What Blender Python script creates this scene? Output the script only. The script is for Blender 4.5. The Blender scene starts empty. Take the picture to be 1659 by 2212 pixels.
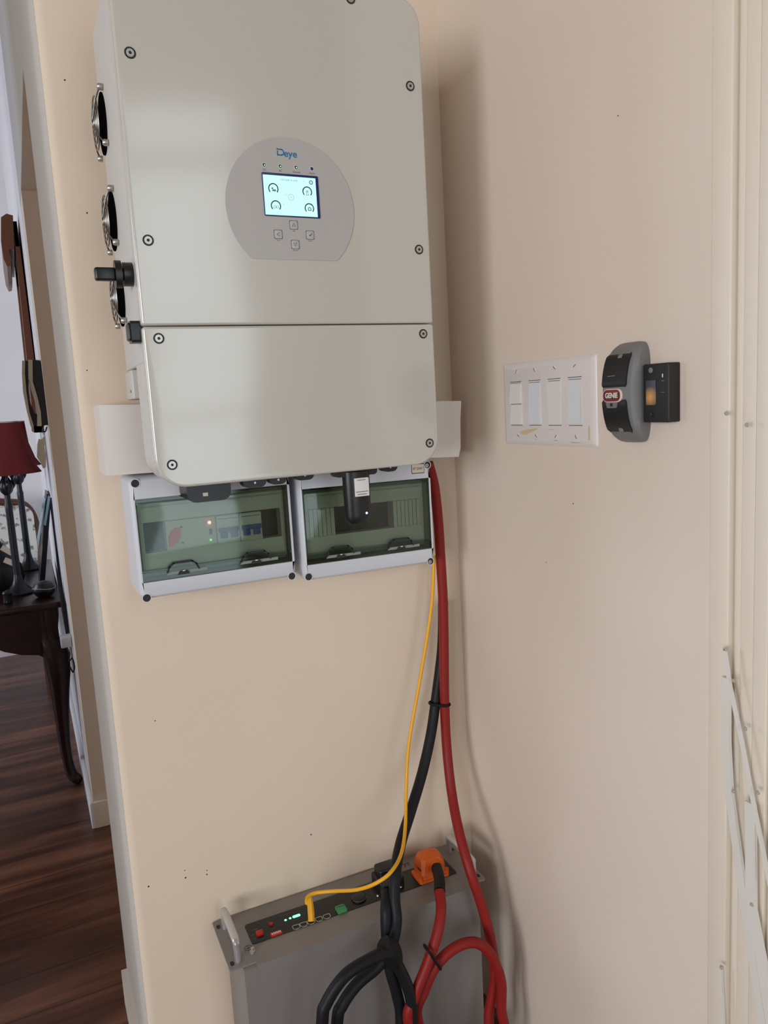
import bpy, bmesh, math, random
from mathutils import Vector, Matrix

scene = bpy.context.scene
C = scene.collection

def srgb(r, g, b):
    f = lambda c: (c/255/12.92) if c/255 <= .04045 else ((c/255+.055)/1.055)**2.4
    return (f(r), f(g), f(b), 1)

# ------------------------------------------------------------------ camera
FPX = 1647.67
CAM = Vector((-.7481, -1.2630, 1.2383))
RIGHT = Vector((.90045728, -.4313343, -.05592318))
UP = Vector((.11176547, .1052074, .98814973))
FWD = Vector((.42033934, .8960369, -.14294305))
cam_d = bpy.data.cameras.new('camera')
cam = bpy.data.objects.new('camera', cam_d); C.objects.link(cam)
cam_d.sensor_fit = 'VERTICAL'; cam_d.sensor_height = 36; cam_d.lens = FPX*36/2212
cam_d.clip_start = .02
cam.matrix_world = Matrix(((RIGHT.x, UP.x, -FWD.x, CAM.x), (RIGHT.y, UP.y, -FWD.y, CAM.y),
                           (RIGHT.z, UP.z, -FWD.z, CAM.z), (0, 0, 0, 1)))
scene.camera = cam

# ------------------------------------------------------------------ world, lights, exposure
w = bpy.data.worlds.new('world'); scene.world = w; w.use_nodes = True
w.node_tree.nodes['Background'].inputs[0].default_value = (.75, .85, 1, 1)
w.node_tree.nodes['Background'].inputs[1].default_value = .3
scene.view_settings.view_transform = 'Standard'; scene.view_settings.look = 'None'
scene.view_settings.gamma = 1; scene.view_settings.use_curve_mapping = False
scene.view_settings.exposure = -.32
scene.cycles.use_denoising = True
scene.cycles.max_bounces = 8; scene.cycles.diffuse_bounces = 5; scene.cycles.transparent_max_bounces = 16
scene.cycles.sample_clamp_indirect = 6

def area(name, loc, look, sx, sy, power, col):
    d = bpy.data.lights.new(name, 'AREA'); d.shape = 'RECTANGLE'; d.size = sx; d.size_y = sy
    d.energy = power; d.color = col
    o = bpy.data.objects.new(name, d); C.objects.link(o); o.location = loc
    o.rotation_euler = Vector(look).to_track_quat('-Z', 'Y').to_euler()
    return o
# daylight entering by the four window openings of the house (each light fills its opening)
area('daylight_side_window', (-3.98, -2.65, 1.35), (1, 0, 0), 1.1, 1.36, 116, (.955, .975, 1))
area('daylight_rear_window', (-3.1, -3.28, 1.38), (0, 1, 0), 1.4, 1.36, 58, (.955, .975, 1))
area('daylight_glass_door', (-.12, -3.28, 1.15), (0, 1, 0), .98, 2.2, 22, (.82, .94, 1))
area('daylight_door_transom', (-.12, -3.28, 2.54), (0, 1, 0), .98, .36, 3.2, (.86, .94, 1))
area('daylight_far_window', (-3.98, 1.9, 1.6), (1, 0, 0), 1.5, 1.6, 70, (.74, .84, 1))

# ------------------------------------------------------------------ geometry helpers
def at(px, py, ax, val):
    """pixel -> point on an axis plane (used to survey the photograph)"""
    d = RIGHT*((px-829.5)/FPX) - UP*((py-1106)/FPX) + FWD
    i = 'xyz'.index(ax)
    return CAM + d*((val-CAM[i])/d[i])

class Frame:
    def __init__(s, o, u, v):
        s.o = Vector(o); s.u = Vector(u); s.v = Vector(v); s.n = s.u.cross(s.v)
    def __call__(s, a, b, c=0): return s.o + s.u*a + s.v*b + s.n*c
WORLD = Frame((0, 0, 0), (1, 0, 0), (0, 1, 0))
def front(y): return Frame((0, y, 0), (1, 0, 0), (0, 0, 1))      # a = x, b = z, c = towards -y
def rwall(x): return Frame((x, 0, 0), (0, -1, 0), (0, 0, 1))     # a = -y, b = z, c = towards -x
def lwall(x): return Frame((x, 0, 0), (0, -1, 0), (0, 0, 1))
def top(z): return Frame((0, 0, z), (1, 0, 0), (0, 1, 0))        # a = x, b = y, c = up

def rrect(x0, x1, z0, z1, r=.005, seg=6):
    """rounded rectangle, r = one radius or (bl, br, tr, tl)"""
    if not isinstance(r, (tuple, list)): r = (r,)*4
    out = []
    for (cx, cz, a0, rr, sx, sz) in ((x0, z0, 180, r[0], 1, 1), (x1, z0, 270, r[1], -1, 1), (x1, z1, 0, r[2], -1, -1), (x0, z1, 90, r[3], 1, -1)):
        for k in range(seg+1):
            a = math.radians(a0+90*k/seg)
            out.append((cx+sx*rr+rr*math.cos(a), cz+sz*rr+rr*math.sin(a)))
    return out
def circ(cx, cz, r, n=24, rz=None):
    rz = rz or r
    return [(cx+r*math.cos(2*math.pi*k/n), cz+rz*math.sin(2*math.pi*k/n)) for k in range(n)]

class B:
    def __init__(s): s.bm = bmesh.new(); s.mats = []
    def mi(s, m):
        if m not in s.mats: s.mats.append(m)
        return s.mats.index(m)
    def face(s, vs, m, smooth=False):
        try:
            f = s.bm.faces.new(vs); f.material_index = s.mi(m); f.smooth = smooth
            return f
        except ValueError: return None
    def loft(s, loops, m, cap0=True, cap1=True, smooth=False, closed=True):
        """loops: lists of world points with equal count"""
        L = [[s.bm.verts.new(p) for p in lp] for lp in loops]
        n = len(L[0])
        for a, b in zip(L, L[1:]):
            for k in range(n if closed else n-1):
                s.face((a[k], a[(k+1) % n], b[(k+1) % n], b[k]), m, smooth)
        if cap0: s.face(L[0][::-1], m)
        if cap1: s.face(L[-1], m)
        return s
    def prism(s, pts, fr, d0, d1, m, smooth=False):
        return s.loft([[fr(a, b, d) for a, b in pts] for d in (d0, d1)], m, smooth=smooth)
    def slab(s, x0, x1, z0, z1, fr, d0, d1, m, r=.003, bev=.0015, seg=5, smooth=True):
        """rounded slab with a softened front edge"""
        rr = r if isinstance(r, (tuple, list)) else (r,)*4
        loops = [[fr(a, b, d0) for a, b in rrect(x0, x1, z0, z1, rr, seg)]]
        sg = 4 if d1 > d0 else -4
        dirn = 1 if d1 > d0 else -1
        for k in range(5):
            t = math.radians(90*k/4); i = bev*(1-math.cos(t)); dd = d1-dirn*bev*(1-math.sin(t))
            loops.append([fr(a, b, dd) for a, b in rrect(x0+i, x1-i, z0+i, z1-i, tuple(max(q-i, .0003) for q in rr), seg)])
        return s.loft(loops, m, smooth=smooth)
    def box(s, p, q, m, bev=0):
        x0, y0, z0 = (min(p[i], q[i]) for i in range(3)); x1, y1, z1 = (max(p[i], q[i]) for i in range(3))
        b2 = bmesh.new()
        vs = [b2.verts.new(c) for c in ((x0,y0,z0),(x1,y0,z0),(x1,y1,z0),(x0,y1,z0),(x0,y0,z1),(x1,y0,z1),(x1,y1,z1),(x0,y1,z1))]
        for f in ((3,2,1,0),(4,5,6,7),(0,1,5,4),(1,2,6,5),(2,3,7,6),(3,0,4,7)): b2.faces.new([vs[i] for i in f])
        if bev: bmesh.ops.bevel(b2, geom=b2.edges[:], offset=bev, segments=3, profile=.5, affect='EDGES')
        return s.merge(b2, m)
    def merge(s, b2, m, mat=None, smooth=False):
        i = s.mi(m); mp = {}
        for v in b2.verts: mp[v] = s.bm.verts.new(mat @ v.co if mat else v.co)
        for f in b2.faces:
            nf = s.bm.faces.new([mp[v] for v in f.verts]); nf.material_index = i; nf.smooth = smooth
        b2.free(); return s
    def cyl(s, p, q, r, m, r2=None, n=20, smooth=True, rz=None):
        p, q = Vector(p), Vector(q); d = (q-p).normalized()
        a = d.orthogonal().normalized(); b = d.cross(a)
        r2 = r if r2 is None else r2
        loops = [[c+(a*math.cos(t)+b*math.sin(t))*R for t in (2*math.pi*k/n for k in range(n))] for c, R in ((p, r), (q, r2))]
        s.loft(loops, m, smooth=smooth); return s
    def lathe(s, o, prof, m, n=24, cap=True, axis=(0, 0, 1)):
        o = Vector(o); ax = Vector(axis).normalized()
        a = ax.orthogonal().normalized(); b = ax.cross(a)
        return s.loft([[o+ax*h+(a*math.cos(2*math.pi*k/n)+b*math.sin(2*math.pi*k/n))*max(r, 1e-5) for k in range(n)] for r, h in prof], m, cap, cap, True)
    def tube(s, pts, r, m, n=12, sub=8, flat=None, closed=False, cap=True):
        P = [Vector(p) for p in pts]; R = r if isinstance(r, (list, tuple)) else [r]*len(P)
        if sub > 1 and len(P) > 2:
            Q, RR = [], []; N = len(P)
            for i in range(N if closed else N-1):
                g = (lambda j: P[j % N]) if closed else (lambda j: P[min(max(j, 0), N-1)])
                p0, p1, p2, p3 = g(i-1), g(i), g(i+1), g(i+2)
                for k in range(sub):
                    t = k/sub
                    Q.append(.5*((2*p1)+(p2-p0)*t+(2*p0-5*p1+4*p2-p3)*t*t+(3*p1-p0-3*p2+p3)*t**3))
                    RR.append(R[i % N]*(1-t)+R[(i+1) % N]*t)
            if not closed: Q.append(P[-1]); RR.append(R[-1])
            P, R = Q, RR
        nrm = None; loops = []
        N = len(P)
        for i, p in enumerate(P):
            d = (P[(i+1) % N]-P[i-1]) if closed else (P[min(i+1, N-1)]-P[max(i-1, 0)])
            d.normalize()
            nrm = d.orthogonal().normalized() if nrm is None else (nrm-d*nrm.dot(d)).normalized()
            b = d.cross(nrm)
            if flat:
                fv = Vector(flat); fv = (fv-d*fv.dot(d)).normalized(); gv = d.cross(fv)
                loops.append([p+(gv*math.cos(t)*R[i]+fv*math.sin(t)*R[i]*.4) for t in (2*math.pi*k/n for k in range(n))])
            else:
                loops.append([p+(nrm*math.cos(t)+b*math.sin(t))*R[i] for t in (2*math.pi*k/n for k in range(n))])
        if closed: loops.append(loops[0])
        s.loft(loops, m, cap and not closed, cap and not closed, True); return s
    def text(s, body, size, fr, a, b, c, m, align='CENTER', depth=.0002, sx=1, shear=0, bold=0):
        cu = bpy.data.curves.new('t', 'FONT'); cu.body = body; cu.size = size; cu.align_x = align; cu.align_y = 'CENTER'
        cu.extrude = depth; cu.shear = shear; cu.offset = bold
        o = bpy.data.objects.new('t', cu); C.objects.link(o)
        bpy.context.view_layer.update()
        me = bpy.data.meshes.new_from_object(o.evaluated_get(bpy.context.evaluated_depsgraph_get()))
        b2 = bmesh.new(); b2.from_mesh(me)
        for v in b2.verts: v.co = fr(a+v.co.x*sx, b+v.co.y, c+v.co.z)
        bpy.data.objects.remove(o); bpy.data.curves.remove(cu); bpy.data.meshes.remove(me)
        return s.merge(b2, m)
    def ring(s, fr, a, b, r, wd, c, m, a0=0, a1=360, n=32, th=.0003):
        lo = []
        full = abs(a1-a0) >= 360
        for k in range(n if full else n+1):
            t = math.radians(a0+(a1-a0)*k/n)
            lo.append([fr(a+q*math.cos(t), b+q*math.sin(t), c+d) for q, d in ((r-wd/2, 0), (r+wd/2, 0), (r+wd/2, th), (r-wd/2, th))])
        if full: lo.append(lo[0])
        return s.loft(lo, m, not full, not full)
    def line(s, fr, pts, wd, c, m, th=.0003):
        for (a0, b0), (a1, b1) in zip(pts, pts[1:]):
            dx, dy = a1-a0, b1-b0; L = math.hypot(dx, dy) or 1; ex, ey = dx/L*wd/2, dy/L*wd/2
            q = [(a0-ex-ey, b0-ey+ex), (a0-ex+ey, b0-ey-ex), (a1+ex+ey, b1+ey-ex), (a1+ex-ey, b1+ey+ex)]
            s.prism(q, fr, c, c+th, m)
        return s

ORIGIN = {}
def obj(name, b, mat=None, parent=None, loc=None):
    bm = b.bm
    bmesh.ops.remove_doubles(bm, verts=bm.verts[:], dist=1e-6)
    bmesh.ops.recalc_face_normals(bm, faces=bm.faces[:])
    if parent is not None: o0 = ORIGIN[parent.name]
    elif loc is not None: o0 = Vector(loc)
    else:
        xs = [v.co for v in bm.verts]
        o0 = Vector(((min(v.x for v in xs)+max(v.x for v in xs))/2, (min(v.y for v in xs)+max(v.y for v in xs))/2, min(v.z for v in xs)))
    for v in bm.verts: v.co = v.co-o0
    me = bpy.data.meshes.new(name); bm.to_mesh(me); bm.free()
    for m in b.mats: me.materials.append(m)
    o = bpy.data.objects.new(name, me); C.objects.link(o)
    if parent is not None: o.parent = parent
    else: o.location = o0
    ORIGIN[o.name] = o0
    try: me.set_sharp_from_angle(angle=math.radians(38))
    except Exception: pass
    return o
def tag(o, label, cat, group=None, kind=None):
    o['label'] = label; o['category'] = cat
    if group: o['group'] = group
    if kind: o['kind'] = kind
    return o
def thing(name, label, cat, loc, group=None):
    o = bpy.data.objects.new(name, None); C.objects.link(o); o.location = loc; o.empty_display_size = .05
    ORIGIN[o.name] = Vector(loc)
    return tag(o, label, cat, group)
def struct(name, b):
    o = obj(name, b); o['kind'] = 'structure'; return o

# ------------------------------------------------------------------ materials
def mat(name, col, rough=.5, metal=0, spec=.5, emit=None, es=0, coat=0, bump=None, trans=0):
    m = bpy.data.materials.new(name); m.use_nodes = True
    p = m.node_tree.nodes['Principled BSDF']
    p.inputs['Base Color'].default_value = col; p.inputs['Roughness'].default_value = rough
    p.inputs['Metallic'].default_value = metal; p.inputs['Specular IOR Level'].default_value = spec
    p.inputs['Coat Weight'].default_value = coat
    if emit: p.inputs['Emission Color'].default_value = emit; p.inputs['Emission Strength'].default_value = es
    if bump: add_bump(m, *bump)
    return m
def nd(m, t, **kw):
    n = m.node_tree.nodes.new(t)
    for k, v in kw.items(): setattr(n, k, v)
    return n
def add_bump(m, scale, strength, dist=.001, detail=4):
    nt = m.node_tree; p = nt.nodes['Principled BSDF']
    g = nd(m, 'ShaderNodeNewGeometry'); n = nd(m, 'ShaderNodeTexNoise'); n.inputs['Scale'].default_value = scale; n.inputs['Detail'].default_value = detail
    b = nd(m, 'ShaderNodeBump'); b.inputs['Strength'].default_value = strength; b.inputs['Distance'].default_value = dist
    nt.links.new(g.outputs['Position'], n.inputs['Vector']); nt.links.new(n.outputs['Fac'], b.inputs['Height']); nt.links.new(b.outputs['Normal'], p.inputs['Normal'])
def mottled(m, c1, c2, scale, lo=.35, hi=.65, detail=5, stretch=(1, 1, 1)):
    nt = m.node_tree; p = nt.nodes['Principled BSDF']
    g = nd(m, 'ShaderNodeNewGeometry'); mp = nd(m, 'ShaderNodeMapping'); mp.inputs['Scale'].default_value = stretch
    n = nd(m, 'ShaderNodeTexNoise'); n.inputs['Scale'].default_value = scale; n.inputs['Detail'].default_value = detail
    r = nd(m, 'ShaderNodeValToRGB'); r.color_ramp.elements[0].position = lo; r.color_ramp.elements[1].position = hi
    r.color_ramp.elements[0].color = c1; r.color_ramp.elements[1].color = c2
    nt.links.new(g.outputs['Position'], mp.inputs['Vector']); nt.links.new(mp.outputs[0], n.inputs['Vector'])
    nt.links.new(n.outputs['Fac'], r.inputs['Fac']); nt.links.new(r.outputs[0], p.inputs['Base Color'])
    return r

M = {}
def wallpaint(name, c, c2, specks=()):
    m = mat(name, c, .72, spec=.25)
    r = mottled(m, c, c2, 2.2, .3, .7, 3)
    nt = m.node_tree; p = nt.nodes['Principled BSDF']; last = r.outputs[0]
    g = nd(m, 'ShaderNodeNewGeometry')
    for (x, y, z, rad) in specks:
        d = nd(m, 'ShaderNodeVectorMath', operation='DISTANCE'); d.inputs[1].default_value = (x, y, z)
        nt.links.new(g.outputs['Position'], d.inputs[0])
        lt = nd(m, 'ShaderNodeMath', operation='LESS_THAN'); lt.inputs[1].default_value = rad; nt.links.new(d.outputs['Value'], lt.inputs[0])
        mx = nd(m, 'ShaderNodeMixRGB'); mx.inputs[2].default_value = srgb(70, 52, 40)
        nt.links.new(lt.outputs[0], mx.inputs[0]); nt.links.new(last, mx.inputs[1]); last = mx.outputs[0]
    nt.links.new(last, p.inputs['Base Color'])
    add_bump(m, 160, .12, .0015, 3)
    return m
sp = [tuple(at(px, py, 'y', 0))+(r,) for px, py, r in ((321, 1915, .0016), (401, 1896, .0016), (399, 1880, .0010), (447, 1889, .0014), (447, 1880, .0010), (335, 1557, .0010), (672, 1803, .0015), (188, 460, .0013), (140, 173, .0013), (188, 800, .001))]
sp2 = [tuple(at(px, py, 'x', 0))+(r,) for px, py, r in ((1238, 1088, .0012), (1452, 860, .0012), (1450, 888, .0009), (1335, 250, .001), (1180, 1215, .0009))]
M['wall'] = wallpaint('cream_wall_paint', srgb(220, 203, 183), srgb(225, 209, 190), sp)
M['wallr'] = wallpaint('cream_wall_paint_right', srgb(219, 205, 192), srgb(224, 211, 198), sp2)
M['shade_grey'] = wallpaint('shade_grey_wall_paint', srgb(186, 182, 176), srgb(190, 186, 180))  # wall end's dimmer, cooler shading mixed into this grey
M['wallw'] = wallpaint('white_wall_paint', srgb(226, 224, 226), srgb(232, 230, 232))
M['ceil'] = mat('ceiling_paint', srgb(150, 128, 104), .8)
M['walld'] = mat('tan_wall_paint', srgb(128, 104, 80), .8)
M['inv'] = mat('white_powder_coat', srgb(194, 191, 182), .15, spec=1.0)
M['invbody'] = mat('white_body_paint', srgb(200, 198, 192), .42, spec=.4)
M['duct'] = mat('white_pvc_trunking', srgb(222, 216, 209), .45)
M['boxgrey'] = mat('light_grey_plastic', srgb(206, 209, 216), .4)
M['black'] = mat('black_plastic', srgb(22, 23, 26), .35)
M['blackm'] = mat('matt_black_plastic', srgb(26, 25, 25), .55)
M['dark'] = mat('dark_recess', srgb(34, 35, 34), .6)
M['void'] = mat('black_opening', srgb(12, 12, 13), 1, spec=0)
M['chrome'] = mat('steel_wire', srgb(150, 148, 144), .38, metal=1)
M['screw'] = mat('screw_steel', srgb(196, 194, 188), .35, metal=.8)
M['panel'] = mat('grey_display_panel', srgb(178, 175, 172), .3)
M['ink'] = mat('grey_print', srgb(110, 108, 108), .6)
M['inkd'] = mat('dark_print', srgb(40, 42, 46), .6)
M['blue'] = mat('logo_blue', srgb(32, 112, 160), .5)
M['red'] = mat('logo_red', srgb(190, 30, 40), .5)
M['lcd'] = mat('lit_screen', srgb(10, 20, 25), .3, emit=srgb(205, 252, 250), es=1.32)
M['navy'] = mat('screen_frame_navy', srgb(28, 44, 96), .25)
M['ui'] = mat('screen_ink', srgb(8, 48, 66), .6)
M['ui2'] = mat('screen_ink_soft', srgb(110, 150, 150), .6)
M['greenoff'] = mat('green_indicator', srgb(20, 62, 36), .15)
M['greendot'] = mat('green_glow', srgb(60, 200, 90), .3, emit=srgb(190, 255, 200), es=1.0)
M['latch'] = mat('pale_green_latch', srgb(128, 136, 128), .4)
M['olive'] = mat('cream_inner_panel', srgb(214, 212, 198), .5)
M['olived'] = mat('cream_module', srgb(206, 202, 184), .5)
M['toggle'] = mat('blue_toggle', srgb(52, 84, 150), .4)
M['redknob'] = mat('red_knob', srgb(236, 62, 38), .4)
M['redled'] = mat('red_lamp', srgb(250, 120, 110), .3, emit=srgb(255, 130, 120), es=6)
M['greenled'] = mat('green_lamp', srgb(60, 255, 60), .3, emit=srgb(70, 255, 50), es=3)
M['blueled'] = mat('blue_lamp', srgb(120, 150, 255), .3, emit=srgb(110, 140, 255), es=9)
M['white'] = mat('white_plastic', srgb(226, 223, 219), .35)
M['whitep'] = mat('plate_plastic', srgb(222, 216, 213), .38)
M['cool'] = mat('rocker_plastic', srgb(218, 222, 226), .3)
M['slot'] = mat('gap_shadow_plastic', srgb(60, 54, 50), .8)
M['tape'] = mat('tape_residue', srgb(208, 188, 150), .6)
M['gcase'] = mat('grey_case', srgb(116, 116, 116), .42)
M['amber'] = mat('amber_window', srgb(90, 80, 60), .3)
M['redcable'] = mat('red_cable', srgb(134, 28, 23), .5, spec=.3)
M['blackcable'] = mat('black_cable', srgb(22, 23, 28), .5, spec=.25)
M['yellow'] = mat('yellow_cable', srgb(232, 170, 30), .45)
M['tapeb'] = mat('black_tape', srgb(18, 18, 19), .6, spec=.25)
M['batt'] = mat('grey_battery_paint', srgb(132, 128, 125), .45, metal=.1)
M['alu'] = mat('brushed_aluminium', srgb(205, 206, 208), .3, metal=.7)
M['bpanel'] = mat('black_terminal_panel', srgb(20, 21, 22), .3)
M['orange'] = mat('orange_plastic', srgb(220, 100, 24), .42)
M['badgered'] = mat('badge_red', srgb(134, 28, 34), .4)
M['green'] = mat('green_terminal', srgb(60, 140, 80), .5)
M['greenglow'] = mat('green_lamps', srgb(120, 255, 180), .3, emit=srgb(90, 255, 150), es=5)
M['redbtn'] = mat('red_switch', srgb(190, 30, 28), .4)
M['gate'] = mat('cream_gate_paint', srgb(222, 212, 196), .45)
M['gate2'] = mat('gate_strap_paint', srgb(218, 214, 206), .35)
M['wood'] = mat('dark_mahogany', srgb(46, 20, 14), .3, spec=.35)
mottled(M['wood'], srgb(30, 12, 9), srgb(48, 21, 15), 6, .3, .7, 5, (1, 1, 6))
M['woodb'] = mat('brown_frame_wood', srgb(112, 66, 42), .4)
M['woodc'] = mat('chair_wood', srgb(84, 48, 34), .3)
M['shade'] = mat('red_lampshade', srgb(116, 36, 38), .85)
M['iron'] = mat('dark_iron', srgb(30, 32, 40), .3, metal=.3)
M['fabric'] = mat('floral_fabric', srgb(205, 205, 200), .9)
mottled(M['fabric'], srgb(120, 122, 118), srgb(214, 214, 208), 28, .36, .46, 2)
M['cream'] = mat('cream_plastic', srgb(196, 188, 170), .4)
M['mirror'] = mat('mirror_glass', srgb(200, 205, 210), .05, metal=1)
M['paper'] = mat('paper', srgb(220, 205, 190), .7)
M['glassblue'] = mat('frame_silver', srgb(150, 190, 205), .2, metal=.5)
M['rust'] = mat('rust_mark', srgb(172, 158, 142), .8)

# clouded LED window: amber lamp glow around one point
m = M['amber']; nt = m.node_tree; p = nt.nodes['Principled BSDF']
pc = at(1404, 858, 'x', -.0215)
g = nd(m, 'ShaderNodeNewGeometry'); d = nd(m, 'ShaderNodeVectorMath', operation='DISTANCE'); d.inputs[1].default_value = tuple(pc)
nt.links.new(g.outputs['Position'], d.inputs[0])
r = nd(m, 'ShaderNodeValToRGB'); r.color_ramp.elements[0].position = .05; r.color_ramp.elements[0].color = (1, .45, .05, 1)
r.color_ramp.elements[1].position = .75; r.color_ramp.elements[1].color = (.012, .014, .022, 1)
mu = nd(m, 'ShaderNodeMath', operation='MULTIPLY'); mu.inputs[1].default_value = 55
nt.links.new(d.outputs['Value'], mu.inputs[0]); nt.links.new(mu.outputs[0], r.inputs['Fac'])
nt.links.new(r.outputs[0], p.inputs['Emission Color']); p.inputs['Emission Strength'].default_value = .55
p.inputs['Base Color'].default_value = srgb(52, 54, 66)

# smoked green lid
def glassmat(name, tint, gl=.12):
    m = bpy.data.materials.new(name); m.use_nodes = True; nt = m.node_tree
    nt.nodes.remove(nt.nodes['Principled BSDF']); out = nt.nodes['Material Output']
    t = nd(m, 'ShaderNodeBsdfTransparent'); t.inputs[0].default_value = tint
    gsh = nd(m, 'ShaderNodeBsdfGlossy'); gsh.inputs['Roughness'].default_value = .06; gsh.inputs[0].default_value = (.9, .95, .95, 1)
    f = nd(m, 'ShaderNodeFresnel'); f.inputs[0].default_value = 1.5
    mx = nd(m, 'ShaderNodeMixShader'); nt.links.new(f.outputs[0], mx.inputs[0]); nt.links.new(t.outputs[0], mx.inputs[1]); nt.links.new(gsh.outputs[0], mx.inputs[2])
    nt.links.new(mx.outputs[0], out.inputs[0]); return m
M['lid'] = glassmat('smoked_green_lid', (.78, .825, .78, 1))
M['lidedge'] = glassmat('smoked_green_edge', (.50, .58, .53, 1))

# wood floor: planks along x with dark streaks
m = mat('brown_laminate_planks', srgb(80, 50, 36), .33, spec=.5); M['floor'] = m; nt = m.node_tree; p = nt.nodes['Principled BSDF']
g = nd(m, 'ShaderNodeNewGeometry'); mp = nd(m, 'ShaderNodeMapping'); mp.inputs['Scale'].default_value = (.9, 9, 1)
n1 = nd(m, 'ShaderNodeTexNoise'); n1.inputs['Scale'].default_value = 1.5; n1.inputs['Detail'].default_value = 7; n1.inputs['Roughness'].default_value = .62; n1.inputs['Distortion'].default_value = .4
r1 = nd(m, 'ShaderNodeValToRGB'); e = r1.color_ramp.elements
e[0].position = .34; e[0].color = srgb(64, 39, 31); e[1].position = .66; e[1].color = srgb(146, 98, 74)
ee = e.new(.5); ee.color = srgb(102, 64, 48)
br = nd(m, 'ShaderNodeTexBrick'); br.inputs['Color1'].default_value = (1, 1, 1, 1); br.inputs['Color2'].default_value = (.78, .76, .76, 1); br.inputs['Mortar'].default_value = (.42, .38, .36, 1)
br.inputs['Scale'].default_value = 1; br.inputs['Mortar Size'].default_value = .0022; br.inputs['Brick Width'].default_value = 1.25; br.inputs['Row Height'].default_value = .13
mx = nd(m, 'ShaderNodeMixRGB', blend_type='MULTIPLY'); mx.inputs[0].default_value = 1
nt.links.new(g.outputs['Position'], mp.inputs['Vector']); nt.links.new(mp.outputs[0], n1.inputs['Vector']); nt.links.new(n1.outputs['Fac'], r1.inputs['Fac'])
nt.links.new(g.outputs['Position'], br.inputs['Vector']); nt.links.new(r1.outputs[0], mx.inputs[1]); nt.links.new(br.outputs[0], mx.inputs[2]); nt.links.new(mx.outputs[0], p.inputs['Base Color'])

# ------------------------------------------------------------------ structure
XA = -.667                                       # left face of the dividing wall
def fr3(a, b): return B().box(a, b, M['wall'])
struct('floor', B().box((-4.1, -3.4, -.06), (.55, 3.35, 0), M['floor']))
struct('ceiling', B().box((-4.1, -3.4, 2.75), (.55, 3.35, 2.81), M['ceil']))
b = B()                                          # wall carrying the inverter, rounded at its free end
pts = [(0.0, .326), (XA+.006, .326), (XA, .320)] + [(XA+.020-.020*math.cos(math.radians(a)), .024-.024*math.sin(math.radians(a))) for a in range(0, 91, 10)] + [(0.0, 0.0)]
b.prism(pts, top(0), 0, 2.75, M['wall'])
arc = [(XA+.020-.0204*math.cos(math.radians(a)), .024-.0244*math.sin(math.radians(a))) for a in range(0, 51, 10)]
b.prism([(XA+.001, .320), (XA-.0004, .320)]+arc+[(arc[-1][0]+.001, arc[-1][1]+.001)], top(0), .001, 2.749, M['shade_grey'], True)  # thin layer over end face and corner, shade painted into its colour
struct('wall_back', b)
struct('wall_right', B().box((0, .4, 0), (.12, -.604, 2.75), M['wallr']))
struct('trim_1', B().box((XA, .3265, 1.8622), (-.53, 1.112, 2.75), M['wall']).box((XA-.0005, .3265, 1.864), (XA, 1.299, 2.749), M['shade_grey']))
b = B(); b.box((XA, 1.1124, 0), (.3, 1.30, 2.75), M['wall'])
struct('wall_inner', b)
struct('wall_divider', B().box((XA, 1.30, 0), (XA+.14, 3.22, 2.75), M['wallw']))
struct('wall_passage', B().box((.12, .05, 0), (.3, 1.2, 2.75), M['wall']))
struct('wall_light_blocker', B().box((-1.27, .30, 0), (-1.13, .90, 2.75), M['wallw']))  # unseen stub added to keep window light off the pillar and beam
struct('wall_far', B().box((-4.1, 3.2, 0), (-.5, 3.35, 2.75), M['wallw']))
# left wall with two window openings
b = B()
for y0, y1, z0, z1 in ((-3.4, -3.2, 0, 2.75), (-2.1, 1.15, 0, 2.75), (2.65, 3.35, 0, 2.75), (-3.2, -2.1, 0, .66), (-3.2, -2.1, 2.18, 2.75), (1.15, 2.65, 0, .8), (1.15, 2.65, 2.4, 2.75)):
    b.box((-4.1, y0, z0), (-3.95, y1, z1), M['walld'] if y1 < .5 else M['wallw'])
struct('wall_left', b)
b = B()
for x0, x1, z0, z1 in ((-4.1, -3.8, 0, 2.75), (-2.4, -.62, 0, 2.75), (.36, .55, 0, 2.75), (-3.8, -2.4, 0, .69), (-3.8, -2.4, 2.21, 2.75), (-.62, .36, 2.25, 2.36), (-.62, .36, 2.72, 2.75)):
    b.box((x0, -3.25, z0), (x1, -3.4, z1), M['walld'])
struct('wall_rear', b)
struct('wall_side', B().box((.42, -3.3, 0), (.55, -.604, 2.75), M['walld']))
struct('wall_return', B().box((.12, -.604, 0), (.55, -.45, 2.75), M['wallr']))
# window bars
b = B()
for y in (-3.2, -2.65, -2.13): b.box((-3.96, y, .66), (-3.93, y+.03, 2.18), M['white'])
struct('window_1', b)
b = B()
for x in (-3.8, -3.1, -2.43): b.box((x, -3.26, .69), (x+.03, -3.23, 2.21), M['white'])
struct('window_2', b)
b = B()
for x in (-.62, .33): b.box((x, -3.26, .05), (x+.04, -3.23, 2.25), M['white'])
b.box((-.62, -3.26, 1.0), (.36, -3.23, 1.06), M['white'])
struct('door_1', b)
b = B()
for y in (1.15, 1.9, 2.62): b.box((-3.96, y, .8), (-3.93, y+.03, 2.4), M['white'])
struct('window_3', b)
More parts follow.
